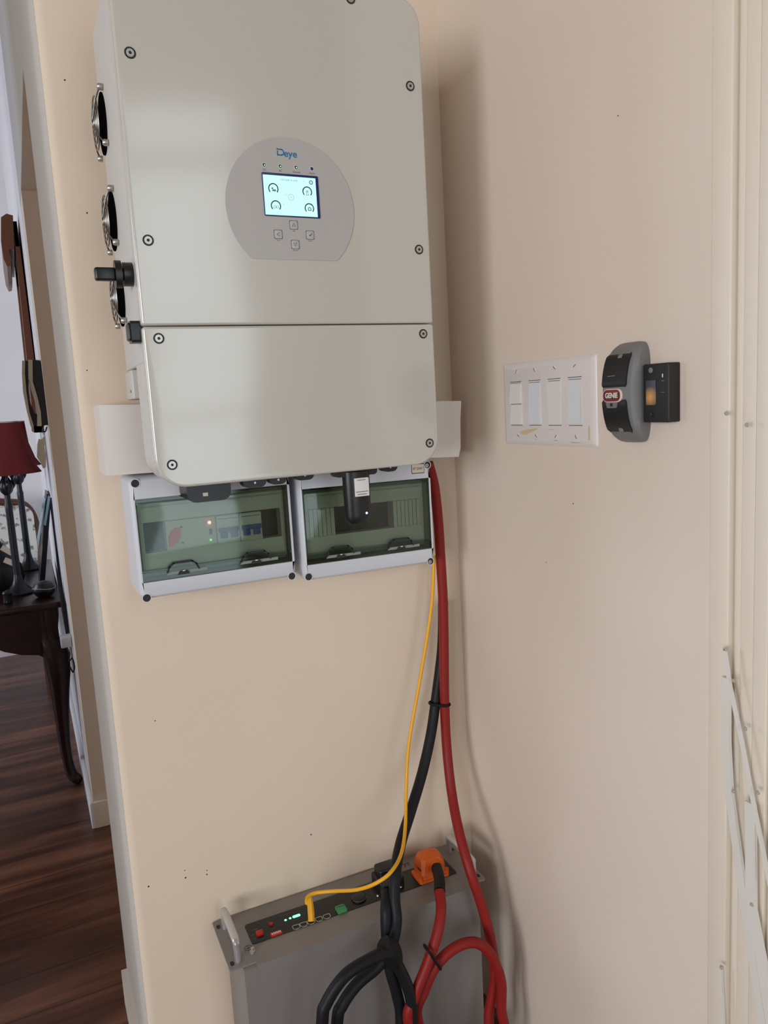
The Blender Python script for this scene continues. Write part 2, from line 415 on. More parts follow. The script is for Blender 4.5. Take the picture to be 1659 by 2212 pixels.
# skirtings
struct('baseboard_pillar', B().box((XA-.001, 1.099, 0), (.1, 1.1124, .083), M['wall'], .002))
b = B(); b.box((XA-.012, 1.100, 0), (XA, 3.19, .083), M['wallw'], .003); struct('baseboard_divider', b)
b = B(); b.prism([(-.334, 0), (-.05, 0), (-.05, .075), (-.27, .085), (-.325, .078), (-.334, .06)], Frame((XA, 0, 0), (0, 1, 0), (0, 0, 1)), 0, -.001, M['duct'])
bb = B(); bb.loft([[Vector((x, y, z)) for y, z in ((.325, 0), (.02, 0), (.02, .085), (.318, .083), (.325, .07))] for x in (XA, XA-.012)], M['duct'])
b.bm.free(); struct('baseboard_near', bb)

# ------------------------------------------------------------------ inverter
XL, XR, YF = -.592, -.170, -.2425
inv = thing('inverter', 'large white wall-hung solar inverter with a lit display in a grey round panel', 'inverter', (-.381, -.05, 1.141))
b = B()
f = front(0)
b.slab(XL+.001, XR-.001, 1.305, 1.795, f, .05, .2235, M['invbody'], (.003, .003, .03, .03), .002, 8)
b.slab(XL+.0018, XR-.0018, 1.1425, 1.36, f, .145, .2228, M['invbody'], (.038, .038, .002, .002), .002, 8)
obj('casing', b, parent=inv)
b = B(); b.slab(XL, XR, 1.3505, 1.797, f, .2225, .2425, M['inv'], (.004, .004, .034, .034), .0035, 10); uc = obj('upper_cover', b, parent=inv)
b = B(); b.slab(XL, XR, 1.141, 1.3492, f, .2225, .2425, M['inv'], (.040, .040, .004, .004), .0035, 10); lc = obj('lower_cover', b, parent=inv)
def cover_screw(x, z, par, r=.0058):
    b = B(); fr = front(YF)
    b.ring(fr, x, z, r, .0022, -.0004, M['dark'], th=.0008)
    b.prism(circ(x, z, r-.001, 20), fr, -.0005, .0007, M['screw'])
    b.ring(fr, x, z, r*.55, .0016, .0006, M['screw'], th=.001)
    b.prism(circ(x, z, r*.34, 6), fr, .0005, .0010, M['dark'])
    return obj('screw', b, parent=par)
for x, z in ((-.5743, 1.6737), (-.1905, 1.6800), (-.2761, 1.7813), (-.4860, 1.7813), (-.5743, 1.4548), (-.1888, 1.4558)): cover_screw(x, z, uc)
for x, z in ((-.5728, 1.3342), (-.1885, 1.3349), (-.5712, 1.1721), (-.1863, 1.1722)): cover_screw(x, z, lc)
# round display panel
CX, CZ, R0 = -.381, 1.5035, .0907
fr = front(YF)
pts = [(CX+R0*math.sin(math.radians(a)), CZ+R0*math.cos(math.radians(a))) for a in range(-138, 139, 4)]
b = B(); b.prism(pts, fr, -.0005, .0011, M['panel']); dp = obj('display_panel', b, parent=inv)
P1 = .0011
b = B(); b.text('eye', .0128, fr, -.3783, 1.5728, P1, M['blue'], sx=1.05, bold=.00025)
b.ring(fr, -.3912, 1.5740, .0036, .0016, P1, M['blue'], -90, 90, 16)
b.line(fr, [(-.3955, 1.5704), (-.3912, 1.5704)], .0016, P1, M['blue']); b.line(fr, [(-.3945, 1.5776), (-.3912, 1.5776)], .0016, P1, M['blue'])
b.line(fr, [(-.3962, 1.5704), (-.3962, 1.5752)], .0015, P1, M['blue']); b.prism(circ(-.3963, 1.5780, .0010, 12), fr, P1, P1+.0003, M['red'])
obj('brand_logo', b, parent=dp)
for i, (x, t) in enumerate(((-.4159, 'DC'), (-.3937, 'AC'), (-.3714, 'Normal'), (-.3490, 'Alarm'))):
    b = B(); b.ring(fr, x, 1.5562, .0026, .0006, P1-.0002, M['white'], th=.0005)
    b.lathe(fr(x, 1.5562, P1), [(.0024, 0), (.0018, .0006), (.0006, .0009)], M['greenoff'] if i < 3 else M['navy'], 16, axis=(0, -1, 0))
    if i < 3: b.prism(circ(x+.0002, 1.5558, .0009, 12), fr, P1+.0009, P1+.0011, M['greendot'])
    b.text(t, .0034, fr, x, 1.5503, P1, M['ink'])
    obj('indicator_light', b, parent=dp)
b = B(); b.slab(-.4205, -.3410, 1.4915, 1.5470, fr, P1-.0005, P1+.0009, M['navy'], .002, .0005)
sf = obj('screen_frame', b, parent=dp)
sx0, sx1, sz0, sz1 = -.4192, -.3452, 1.4932, 1.5438; S1 = P1+.0009
b = B(); b.prism(rrect(sx0, sx1, sz0, sz1, .0004, 2), fr, S1-.0004, S1+.0002, M['lcd'])
S2 = S1+.0002
def ui(u, v): return sx0+(sx1-sx0)*u, sz1-(sz1-sz0)*v
for u, v, r in ((.18, .34, .0064), (.205, .77, .0064), (.825, .36, .0062), (.845, .785, .0061)):
    a, c = ui(u, v); b.ring(fr, a, c, r, .0014, S2, M['ui'], -42, 222, 28, .0001)
a, c = ui(.505, .53); b.ring(fr, a, c, .0040, .00035, S2, M['ui2'], th=.0001); b.text('0W', .0018, fr, a, c, S2, M['ui2'], depth=.00005)
a, c = ui(.91, .115); b.ring(fr, a, c, .0023, .0009, S2, M['ui'], th=.0001); b.prism(circ(a, c, .0005, 8), fr, S2, S2+.0001, M['ui'])
a, c = ui(.48, .10); b.text('17/01/2024 10:14:29', .0030, fr, a, c, S2, M['ui2'], depth=.00005)
a, c = ui(.775, .10); b.text('!', .0030, fr, a, c, S2, M['ui'], depth=.00005)
a, c = ui(.19, .37)                                # solar panel symbol
b.prism([(a-.0028, c-.0016), (a+.0032, c-.0016), (a+.0022, c+.0008), (a-.0020, c+.0008)], fr, S2, S2+.0001, M['ui2'])
b.prism(circ(a-.0022, c+.0020, .0011, 10), fr, S2, S2+.0001, M['ui']); b.line(fr, [(a+.0006, c-.0016), (a+.0006, c-.0028)], .0004, S2, M['ui2'])
a, c = ui(.825, .385)                               # pylon symbol
b.line(fr, [(a-.0016, c-.0032), (a-.0005, c+.0028), (a+.0005, c+.0028), (a+.0016, c-.0032), (a-.0018, c-.0032)], .0004, S2, M['ui'], .0001)
b.line(fr, [(a-.0016, c+.0014), (a+.0016, c+.0014)], .0004, S2, M['ui'], .0001)
a, c = ui(.205, .80)                                # battery symbol
b.line(fr, [(a-.0030, c-.0014), (a+.0032, c-.0014), (a+.0032, c+.0014), (a-.0030, c+.0014), (a-.0030, c-.0014)], .0003, S2, M['ui'], .0001); b.prism(circ(a+.0004, c, .0007, 8), fr, S2, S2+.0001, M['ui'])
a, c = ui(.85, .80)                                 # house symbol
b.line(fr, [(a-.0020, c-.0018), (a+.0020, c-.0018), (a+.0020, c+.0008), (a, c+.0022), (a-.0020, c+.0008), (a-.0020, c-.0018)], .0008, S2, M['ui'], .0001)
for u, v in ((.42, .47), (.735, .30), (.355, .72), (.88, .69)):
    a, c = ui(u, v); b.prism(circ(a, c, .0004, 8), fr, S2, S2+.0001, M['ui'])
obj('screen', b, parent=dp)
for x, z, t, k in ((-.3808, 1.4815, 'Up', 0), (-.4036, 1.4685, 'Exit', 1), (-.3580, 1.4693, 'Enter', 2), (-.3804, 1.4560, 'Down', 3)):
    b = B(); b.slab(x-.0056, x+.0056, z-.0056, z+.0056, fr, P1-.0003, P1+.0005, M['panel'], .0016, .0004)
    q = rrect(x-.0056, x+.0056, z-.0056, z+.0056, .0016, 4); b.line(fr, q+[q[0]], .0006, P1+.0003, M['ink'])
    c5 = P1+.0005
    if k == 0: b.line(fr, [(x-.0022, z-.0018), (x, z+.0022), (x+.0022, z-.0018), (x-.0022, z-.0018)], .0004, c5, M['ink'])
    if k == 1: b.line(fr, [(x+.0018, z+.0022), (x-.0018, z), (x+.0018, z-.0022)], .0005, c5, M['ink'])
    if k == 2: b.line(fr, [(x-.0012, z), (x, z-.0012), (x+.0026, z+.0018)], .0007, c5, M['inkd'])
    if k == 3: b.line(fr, [(x-.0022, z+.0018), (x, z-.0022), (x+.0022, z+.0018), (x-.0022, z+.0018)], .0004, c5, M['ink'])
    b.text(t, .0030, fr, x, z-.0076, P1, M['ink'], depth=.0001)
    obj('keypad_button', b, parent=dp)
# cooling fans on the left side
lf = Frame((XL, 0, 0), (0, 1, 0), (0, 0, 1)); lf.n = Vector((-1, 0, 0))
for zc in (1.648, 1.516, 1.409):
    yc = -.068
    b = B(); b.prism(circ(yc, zc, .0405, 32), lf, -.003, .0006, M['void'])
    fn = obj('fan_opening', b, parent=inv)
    b = B()
    for r in (.009, .0175, .026, .0345):
        b.tube([lf(yc+r*math.cos(2*math.pi*k/20), zc+r*math.sin(2*math.pi*k/20), .013-.004*(r/.0345)) for k in range(20)], .0011, M['chrome'], 6, 1, closed=True)
    for a in (45, 135, 225, 315):
        ca, sa = math.cos(math.radians(a)), math.sin(math.radians(a))
        b.tube([lf(yc+.006*ca, zc+.006*sa, .0125), lf(yc+.034*ca, zc+.034*sa, .009), lf(yc+.050*ca, zc+.050*sa, .004)], .0012, M['chrome'], 6, 3)
    obj('fan_guard', b, parent=fn)
    for a in (45, 135, 225, 315):
        ca, sa = math.cos(math.radians(a)), math.sin(math.radians(a))
        b = B(); b.lathe(lf(yc+.051*ca, zc+.051*sa, 0), [(.0045, 0), (.0045, .005), (.003, .007)], M['screw'], 12, axis=(-1, 0, 0)); obj('fan_screw', b, parent=fn)
b = B(); k0 = (-.2, 1.420)
b.cyl((XL+.001, k0[0], k0[1]), (XL-.011, k0[0], k0[1]), .0150, M['black']); b.cyl((XL-.010, k0[0], k0[1]), (XL-.014, k0[0], k0[1]), .008, M['black'])
kb = obj('rotary_switch', b, parent=inv)
b = B(); kf = Frame((XL, 0, 0), (0, 1, 0), (0, 0, 1)); kf.n = Vector((-1, 0, 0))
b.prism(circ(k0[0], k0[1], .013, 20, .0175), kf, .013, .021, M['black'], True)
b.box((XL-.020, k0[0]-.006, k0[1]-.0085), (XL-.046, k0[0]+.006, k0[1]+.0080), M['black'], .003)
obj('switch_handle', b, parent=kb)
b = B(); b.loft([[Vector((x, y, z)) for y, z in rrect(-.229, -.203, 1.331, 1.3585, .004, 3)] for x, i in ((XL+.001, 0), (XL-.012, 0))], M['black']); b.box((XL-.011, -.226, 1.334), (XL-.0155, -.206, 1.356), M['black'], .002)
obj('toggle_cover', b, parent=inv)
b = B(); b.box((XL, -.10, 1.262), (XL+.05, -.03, 1.3045), M['invbody'], .003); b.cyl((XL+.001, -.08, 1.274), (XL-.0005, -.08, 1.274), .0022, M['dark'])
obj('mounting_lug', b, parent=inv)
b = B(); b.box((-.55, -.0505, 1.40), (-.21, -.001, 1.48), M['invbody'], .002); obj('wall_bracket', b, parent=inv)
# connectors below
def gland(x0, x1, zb, y, name='cable_gland', h=.0145, d=.02):
    b = B(); b.loft([[Vector((a, yy, c)) for a, c in rrect(x0, x1, zb, 1.150, (h*.6, h*.6, .001, .001), 5)] for yy in (y, y+d)], M['black'], smooth=True)
    return b
b = gland(-.542, -.4785, 1.1105, -.170, d=.055, h=.022); b.box((-.52, -.173, 1.119), (-.513, -.1695, 1.124), M['cream']); obj('cable_gland', b, parent=inv)
for x0, x1, zb in ((-.4640, -.4290, 1.1255), (-.4240, -.3980, 1.1265), (-.3840, -.3545, 1.1290), (-.2400, -.2140, 1.1290)):
    b = gland(x0, x1, zb, -.185); b.cyl(((x0+x1)/2, -.186, zb+.007), ((x0+x1)/2, -.1835, zb+.007), .0016, M['screw']); obj('port_cover', b, parent=inv)
# warranty sized print on the side
# data logger stick
dl = thing('data_logger', 'black stick data logger with a blue light plugged in under the inverter', 'data logger', (-.284, -.19, 1.141))
b = B()
b.loft([[Vector((a, y, c)) for a, c in rrect(-.3205, -.2500, 1.1275, 1.1405, (.006, .006, .001, .001), 4)] for y in (-.185, -.165)], M['black'])
fl = obj('flange', b, parent=dl)
b = B()
lp = []
for z, s in ((1.134, 1), (1.066, .96), (1.059, .90), (1.0545, .72)):
    lp.append([Vector((-.2840+.0225*s*math.cos(t)*(abs(math.cos(t))**-.25 if abs(math.cos(t)) > 1e-3 else 1), -.178+.013*s*math.sin(t), z+(.0015*math.cos(t) if z < 1.06 else 0))) for t in (2*math.pi*k/28 for k in range(28))])
b.loft(lp, M['black'], smooth=True); obj('logger_body', b, parent=dl)
fl2 = front(-.1912)
b = B(); b.slab(-.2925, -.2685, 1.0960, 1.1245, fl2, -.0015, .0003, M['white'], .001, .0003)
for zz, segs in ((1.1212, ((-.2870, -.2820), (-.2810, -.2745))), (1.1032, ((-.2905, -.2860), (-.2850, -.2790), (-.2780, -.2710))), (1.0992, ((-.2880, -.2830), (-.2820, -.2735)))):
    for xa_, xb_ in segs: b.line(fl2, [(xa_, zz), (xb_, zz)], .0011, .0003, M['ink'], .0001)   # print too small to read
obj('sticker', b, parent=dl)
b = B(); b.lathe((-.2745, -.1900, 1.0690), [(.0018, 0), (.0014, .0012), (.0005, .0018)], M['blueled'], 12, axis=(0, -1, 0)); obj('status_light', b, parent=dl)

# ------------------------------------------------------------------ trunking
b = B()
b.loft([[Vector((x, y, z)) for x, z in ((-.6400, 1.2562), (-.6405, 1.1550), (-.3600, 1.1500), (-.0505, 1.1345), (-.0460, 1.150), (-.0440, 1.200), (-.0405, 1.2320))] for y in (-.0005, -.1)], M['duct'])
tag(obj('cable_trunking', b), 'wide white plastic cable trunking running level behind the inverter', 'trunking')

# ------------------------------------------------------------------ breaker enclosures
def rr_loop(fr, x0, x1, z0, z1, r, d, seg=5): return [fr(a, c, d) for a, c in rrect(x0, x1, z0, z1, r, seg)]
def enclosure(label, X0, X1, Z0, Z1, wx0, wx1, wz0, wz1, cuts, shear, DF=.10):
    """shell, inner panel, lid with two latches; shear = z drop per metre of x"""
    e = thing('breaker_box', label, 'breaker box', ((X0+X1)/2, 0, Z0), 'smoked-lid breaker boxes under the inverter')
    xm = (X0+X1)/2
    fr = Frame((xm, 0, 0), (1, 0, shear), (0, 0, 1)); fr.n = Vector((0, -1, 0))
    X0, X1, wx0, wx1 = X0-xm, X1-xm, wx0-xm, wx1-xm
    b = B(); g = M['boxgrey']
    loops = [rr_loop(fr, X0, X1, Z0, Z1, .012, 0)]
    loops += [rr_loop(fr, X0, X1, Z0, Z1, .012, DF-.016), rr_loop(fr, X0+.002, X1-.002, Z0+.002, Z1-.002, .010, DF-.006), rr_loop(fr, X0+.005, X1-.005, Z0+.005, Z1-.005, .008, DF-.001), rr_loop(fr, X0+.007, X1-.007, Z0+.007, Z1-.007, .006, DF)]
    b.loft(loops, g, True, False, True)
    # split the front ring: flat face to the window then down to the tray
    b.loft([loops[-1], rr_loop(fr, wx0, wx1, wz0, wz1, .002, DF)], g, False, False)
    b.loft([rr_loop(fr, wx0, wx1, wz0, wz1, .002, DF), rr_loop(fr, wx0, wx1, wz0, wz1, .002, .045)], M['olive'], False, False)
    b.loft([rr_loop(fr, wx0, wx1, wz0, wz1, .002, .045), rr_loop(fr, wx0+.01, wx1-.01, wz0+.01, wz1-.01, .002, .045)], M['dark'], False, True)
    obj('shell', b, parent=e)
    b = B()
    cx0, cx1, cz0, cz1 = cuts; cx0 -= xm; cx1 -= xm
    lp = [rr_loop(fr, wx0+.003, wx1-.003, wz0+.003, wz1-.003, .004, .050), rr_loop(fr, wx0+.005, wx1-.005, wz0+.005, wz1-.005, .004, .078),
          rr_loop(fr, wx0+.007, wx1-.007, wz0+.014, wz1-.014, .004, .080), rr_loop(fr, wx0+.009, wx1-.009, wz0+.016, wz1-.016, .003, .083),
          rr_loop(fr, cx0-.002, cx1+.002, cz0-.010, cz1+.010, .001, .084), rr_loop(fr, cx0, cx1, cz0, cz1, .0006, .082), rr_loop(fr, cx0, cx1, cz0, cz1, .0006, .062)]
    b.loft(lp, M['olive'], False, False); obj('inner_panel', b, parent=e)
    # lid
    b = B()
    b.slab(wx0+.002, wx1-.0015, wz0+.014, wz1-.006, fr, .0925, .0955, M['lid'], .004, .0012)
    lo = rr_loop(fr, wx0+.002, wx1-.0015, wz0+.014, wz1-.006, .004, .0955); li = rr_loop(fr, wx0+.0045, wx1-.004, wz0+.0165, wz1-.0085, .003, .0972)
    b.loft([lo, rr_loop(fr, wx0+.002, wx1-.0015, wz0+.014, wz1-.006, .004, .0975), li, rr_loop(fr, wx0+.0045, wx1-.004, wz0+.0165, wz1-.0085, .003, .0955)], M['lidedge'], False, False)
    b.box(fr(wx0+.002, wz1-.006, .0930), fr(wx1-.0015, wz1-.0005, .0975), M['lidedge']) if abs(shear) < .003 else b.prism([(wx0+.002, wz1-.006), (wx1-.0015, wz1-.006), (wx1-.0015, wz1-.0005), (wx0+.002, wz1-.0005)], fr, .093, .0975, M['lidedge'])
    b.prism([(wx0+.001, wz0+.0005), (wx1-.001, wz0+.0005), (wx1-.001, wz0+.0135), (wx0+.001, wz0+.0135)], fr, .0930, .0965, M['lidedge'])
    lid = obj('lid', b, parent=e)
    for hx in (.262, .738):
        hc = wx0+(wx1-wx0)*hx; z0 = wz0+.011
        prof = [(hc-.0235, z0), (hc-.0205, z0+.0075), (hc-.014, z0+.0125), (hc+.014, z0+.0125), (hc+.0205, z0+.0075), (hc+.0235, z0)]
        b = B(); b.line(fr, prof, .0022, .0955, M['dark'], .0032)
        b.prism([(hc-.021, z0+.0005), (hc-.0185, z0+.007), (hc-.013, z0+.011), (hc+.013, z0+.011), (hc+.0185, z0+.007), (hc+.021, z0+.0005)], fr, .0955, .0962, M['lidedge'])
        obj('finger_grip', b, parent=lid)
        b = B(); b.prism([(hc-.026, z0-.0045), (hc+.036, z0-.0045), (hc+.036, z0), (hc-.022, z0)], fr, .0965, .0975, M['latch'])
        b.prism([(hc-.009, z0-.006), (hc+.009, z0-.006), (hc+.006, z0-.0005), (hc-.006, z0-.0005)], fr, .0975, .0995, M['dark'])
        b.box(fr(hc-.002, z0-.0010, .0995), fr(hc+.002, z0+.0005, .1000), M['white'])
        obj('latch', b, parent=lid)
    def hole(x, z, screw=False):
        x -= xm
        b = B(); b.prism(circ(x, z, .0062, 20), fr, DF-.001, DF+.0002, M['dark']); b.ring(fr, x, z, .0064, .0012, DF-.0002, M['boxgrey'], th=.0009)
        if screw: b.prism(circ(x-.0012, z-.001, .0032, 14), fr, DF, DF+.0008, M['screw']); b.prism(circ(x-.0012, z-.001, .0012, 4), fr, DF+.0007, DF+.0010, M['dark'])
        obj('screw_hole', b, parent=e)
    return e, fr, xm, hole
e1, f1, xm1, hole1 = enclosure('left smoked-lid breaker box with a red knob and two blue-toggle breakers', -.612, -.3640, .9635, 1.1495,
    -.6068, -.3672, .9905, 1.1165, (-.5950, -.3800, 1.0312, 1.0780), 0)
for q in ((-.6020, 1.1403), (-.6022, .9677), (-.3740, .9670), (-.3740, 1.1395)): hole1(*q)
def F1(b, x0, x1, z0, z1, d0, d1, m, bev=.0004): b.box(f1(x0-xm1, z0, d0), f1(x1-xm1, z1, d1), m, bev); return b
b = F1(B(), -.5625, -.4865, 1.0318, 1.0770, .06, .086, M['olived']); cm = obj('changeover_module', b, parent=e1)
for x0, x1, z0, z1 in ((-.5415, -.5375, 1.0650, 1.0675), (-.5415, -.5375, 1.0405, 1.0430), (-.4975, -.4930, 1.0490, 1.0585)):
    b = F1(B(), x0, x1, z0, z1, .086, .0867, M['dark']); obj('marking_block', b, parent=cm)
b = B(); b.prism([(xx-xm1, zz) for xx, zz in ((-.5600, 1.0375), (-.5560, 1.0385), (-.5490, 1.0440), (-.5440, 1.0520), (-.5440, 1.0660), (-.5500, 1.0655), (-.5560, 1.0610), (-.5595, 1.0540))], f1, .086, .0915, M['redknob']); obj('red_knob', b, parent=cm)
b = B(); b.lathe(f1(-.4960-xm1, 1.0680, .086), [(.0024, 0), (.002, .002), (.0008, .003)], M['redled'], 14, axis=(0, -1, 0)); obj('red_light', b, parent=cm)
b = B(); b.lathe(f1(-.4962-xm1, 1.0406, .086), [(.0015, 0), (.0012, .0012), (.0005, .002)], M['greenled'], 14, axis=(0, -1, 0)); obj('green_light', b, parent=cm)
for x0 in (-.4850, -.4485):
    b = F1(B(), x0, x0+.0355, 1.0320, 1.0762, .06, .0860, M['olive']); F1(b, x0+.003, x0+.033, 1.0708, 1.0716, .086, .0863, M['dark'], 0)
    F1(b, x0+.0352, x0+.0362, 1.0320, 1.0762, .06, .0855, M['slot'], 0)
    mcb = obj('circuit_breaker', b, parent=e1)
    b = F1(B(), x0+.002, x0+.034, 1.0500, 1.0572, .086, .0905, M['toggle'], .001)
    F1(b, x0+.004, x0+.0155, 1.0405, 1.0505, .086, .0890, M['toggle'], .001); F1(b, x0+.0205, x0+.032, 1.0405, 1.0505, .086, .0890, M['toggle'], .001)
    obj('toggle', b, parent=mcb)
e2, f2, xm2, hole2 = enclosure('right smoked-lid breaker box behind the stick data logger, with blank slot covers', -.3535, -.1065, .9510, 1.1360,
    -.3475, -.1100, .9790, 1.1045, (-.3320, -.1240, 1.0210, 1.0680), -.012)
for q in ((-.3455, .9600, False), (-.1175, .9565, True), (-.1145, 1.1270, True)): hole2(*q)
for x0, n in ((-.3315, 6), (-.1770, 7)):
    for k in range(n):
        x = x0+k*.00755-xm2
        b = B(); b.prism([(x+.0003, 1.0215), (x+.0068, 1.0215), (x+.0068, 1.0675), (x+.0003, 1.0675)], f2, .060, .0835, M['olive']); obj('slot_cover', b, parent=e2)
b = B(); b.slab(-.1460-xm2, -.1210-xm2, 1.1135, 1.1305, f2, .0998, .1003, M['inkd'], .001, .0002)
b.slab(-.1450-xm2, -.1220-xm2, 1.1148, 1.1292, f2, .1003, .1006, M['paper'], .0008, .0001); b.text('HT 12WAY', .0068, f2, -.1335-xm2, 1.1218, .1006, M['inkd'], sx=.58, depth=.00005, bold=.0001)
obj('size_label', b, parent=e2)

# ------------------------------------------------------------------ light switch plate
fs = rwall(0)
sw = thing('light_switch', 'white four-gang light switch plate with a strip of old tape, left of the grey controller', 'light switch', (0, -.291, 1.156))
PY0, PY1, PZ0, PZ1 = .1762, .4062, 1.1561, 1.2891
b = B(); b.loft([rr_loop(fs, PY0+i, PY1-i, PZ0+i, PZ1-i, .003, d) for i, d in ((0, 0), (0, .0015), (.002, .0035), (.009, .0062))], M['whitep'])
pl = obj('cover_plate', b, parent=sw)
PD = .0062
for k, (y0, y1) in enumerate(((.2000, .2325), (.2505, .2825), (.2995, .3315), (.3475, .3795))):
    b = B(); b.prism(rrect(y0, y1, 1.1875, 1.2585, .001, 2), fs, PD-.002, PD+.0003, M['whitep'])
    b.line(fs, [(y0+.001, 1.2582), (y1-.001, 1.2582)], .0009, PD+.0002, M['slot']); b.line(fs, [(y0+.001, 1.1878), (y1-.001, 1.1878)], .0009, PD+.0002, M['slot'])
    fo = obj('rocker_frame', b, parent=sw)
    def rock(z0, z1, tilt, m):
        b = B(); a0, a1 = y0+.0022, y1-.0022
        t0, t1 = (PD+.0012, PD+.0042) if tilt > 0 else (PD+.0042, PD+.0012)
        vs = [[fs(a0, z0, PD), fs(a1, z0, PD), fs(a1, z1, PD), fs(a0, z1, PD)], [fs(a0, z0, t0), fs(a1, z0, t0), fs(a1, z1, t1), fs(a0, z1, t1)]]
        b.loft(vs, m); b.line(fs, [(a0, z1+.0006), (a1, z1+.0006)], .0007, PD+.0004, M['slot']); obj('rocker', b, parent=fo)
    if k == 0: rock(1.2232, 1.2555, -1, M['white']); rock(1.1895, 1.2215, -1, M['white'])
    else: rock(1.1905, 1.2545, (1 if k == 2 else -1), (M['cool'], M['cool'], M['white'], M['cool'])[k])
for y, s0, s1 in ((.2193, 60, -30), (.2675, -60, -50), (.3171, -40, 50), (.3641, 35, -60)):
    for z, a in ((1.2745, s0), (1.1710, s1)):
        b = B(); b.lathe(fs(y, z, PD-.0005), [(.0034, 0), (.0034, .0009), (.002, .0014)], M['whitep'], 14, axis=(-1, 0, 0))
        c, s = math.cos(math.radians(a))*.0026, math.sin(math.radians(a))*.0026
        b.line(fs, [(y-c, z-s), (y+c, z+s)], .0010, PD+.0008, M['slot']); obj('plate_screw', b, parent=sw)
b = B(); q = [tuple(at(px, py, 'x', -PD)) for px, py in ((1122, 934), (1131, 929), (1150, 926), (1162, 925), (1156, 930), (1146, 934), (1138, 939), (1126, 938))]
b.prism([(-y, z) for x, y, z in q], fs, PD, PD+.0002, M['tape']); obj('tape_residue', b, parent=sw)
for x0, z0, w_, h_ in ((.3905, 1.1665, .004, .022), (.352, 1.1622, .022, .0007), (.3000, 1.1810, .012, .0006), (.312, 1.1640, .010, .0008), (.262, 1.1650, .012, .0006)):
    b = B(); b.prism([(x0, z0), (x0+w_, z0+.0004), (x0+w_*.9, z0+h_), (x0+.0003, z0+h_*.8)], fs, PD-.003 if x0 > .39 else PD, PD+.0001, M['tape'] if w_ < .009 else M['ink'])
    obj('scuff_mark', b, parent=sw)

# ------------------------------------------------------------------ wall controller
gc = thing('door_opener_control', 'grey and black door opener wall control with a red oval badge', 'door control', (0, -.475, 1.167))
ZC, HZ = 1.2318, .0655
def gsec(t, yo=0, off=0):
    s = abs(t); e = (1-s**5)**(1/3) if s < 1 else 0
    xf = .024+.015*(1-t*t)+off
    xf = xf*(.45+.55*(1-s**8))
    w0, w1 = .4525+(1-e)*.014, .5115-(1-e)*.016
    z = ZC+HZ*t
    a = [(w0+.002, 0), (w0, xf*.55), (w0+.002, xf*.85), (w0+.007, xf), (w1-.012, xf*1.0), (w1-.004, xf*.93), (w1, xf*.72), (w1-.002, xf*.3), (w1-.005, 0)]
    return [fs(p_, z, d_) for p_, d_ in a]
ts = [-1, -.985, -.95, -.88, -.78, -.65, -.5, -.3, -.1, .1, .3, .5, .65, .78, .88, .95, .985, 1]
b = B(); b.loft([gsec(t) for t in ts], M['gcase'], smooth=True); obj('case', b, parent=gc)
def pad(t0, t1):
    b = B(); lo = []
    for k in range(11):
        t = t0+(t1-t0)*k/10; xf = (.024+.015*(1-t*t))*(.45+.55*(1-abs(t)**8)); z = ZC+HZ*t
        edge = .002 if k in (0, 10) else 0
        ins = .003 if k in (0, 10) else .0008
        lo.append([fs(.4575+ins, z, xf-.003), fs(.4575+ins, z, xf+.0012-edge), fs(.5035-ins, z, xf+.0012-edge), fs(.5035-ins, z, xf-.003)])
    b.loft(lo, M['black'], smooth=True); return obj('push_button', b, parent=gc)
p1 = pad(.10, .80); p2 = pad(-.80, -.10)
xm_ = .0395
b = B(); b.slab(0.4620, 0.4964, ZC-.0113, ZC+.0063, fs, xm_-.002, xm_+.0022, M['paper'], .008, .0008); b.slab(0.4632, 0.4952, ZC-.0101, ZC+.0051, fs, xm_+.002, xm_+.0026, M['badgered'], .007, .0003)
b.slab(0.4654, 0.4930, ZC-.0068, ZC+.0018, fs, xm_+.0026, xm_+.0028, M['inkd'], .001, .0001); b.text('GENIE', .0092, fs, 0.4792, ZC-.0025, xm_+.0029, M['paper'], sx=.92, depth=.0001, bold=.0004)
obj('badge', b, parent=gc)
b = B(); b.prism([(.469, ZC-.0185), (.486, ZC-.0185), (.4885, ZC-.0115), (.4665, ZC-.0115)], fs, xm_-.003, xm_+.0012, M['gcase']); b.box(fs(.475, ZC-.0165, xm_+.0012), fs(.480, ZC-.0125, xm_+.0016), M['dark']); obj('lock_slide', b, parent=gc)
b = B(); b.line(fs, [(.469, 1.2545), (.482, 1.2550)], .0010, .0385, M['gcase']); obj('button_mark', b, parent=p1)
for z in (1.2778, 1.1850):
    b = B(); b.lathe(fs(.484, z, .0240), [(.0045, 0), (.0045, .0065), (.003, .008)], M['gcase'], 14, axis=(-1, 0, 0)); obj('case_screw', b, parent=gc)
ls = thing('indicator_unit', 'small black box with an amber light, right of the grey door control', 'indicator', (0, -.532, 1.194))
b = B(); b.box(fs(.5125, 1.1930, 0), fs(.5560, 1.2665, .0200), M['blackm'], .002); obj('housing', b, parent=ls)
b = B(); b.slab(.5190, .5350, 1.2150, 1.2460, fs, .0195, .0212, M['amber'], .001, .0004); obj('light_window', b, parent=ls)
b = B(); b.lathe(fs(.527, 1.2585, .0200), [(.0035, 0), (.0035, .001), (.002, .0016)], M['gcase'], 14, axis=(-1, 0, 0)); obj('housing_screw', b, parent=ls); b = B(); b.lathe(fs(.527, 1.2030, .02), [(.003, 0), (.003, .001), (.002, .0014)], M['black'], 14, axis=(-1, 0, 0)); obj('housing_screw', b, parent=ls)
b = B(); b.line(fs, [(.5462, 1.2495), (.5462, 1.2525)], .0014, .0200, M['white']); b.line(fs, [(.5450, 1.2445), (.5478, 1.2445)], .0009, .0200, M['gcase']); b.line(fs, [(.5430, 1.2305), (.5490, 1.2305)], .0005, .0200, M['gcase']); obj('printed_mark', b, parent=ls)

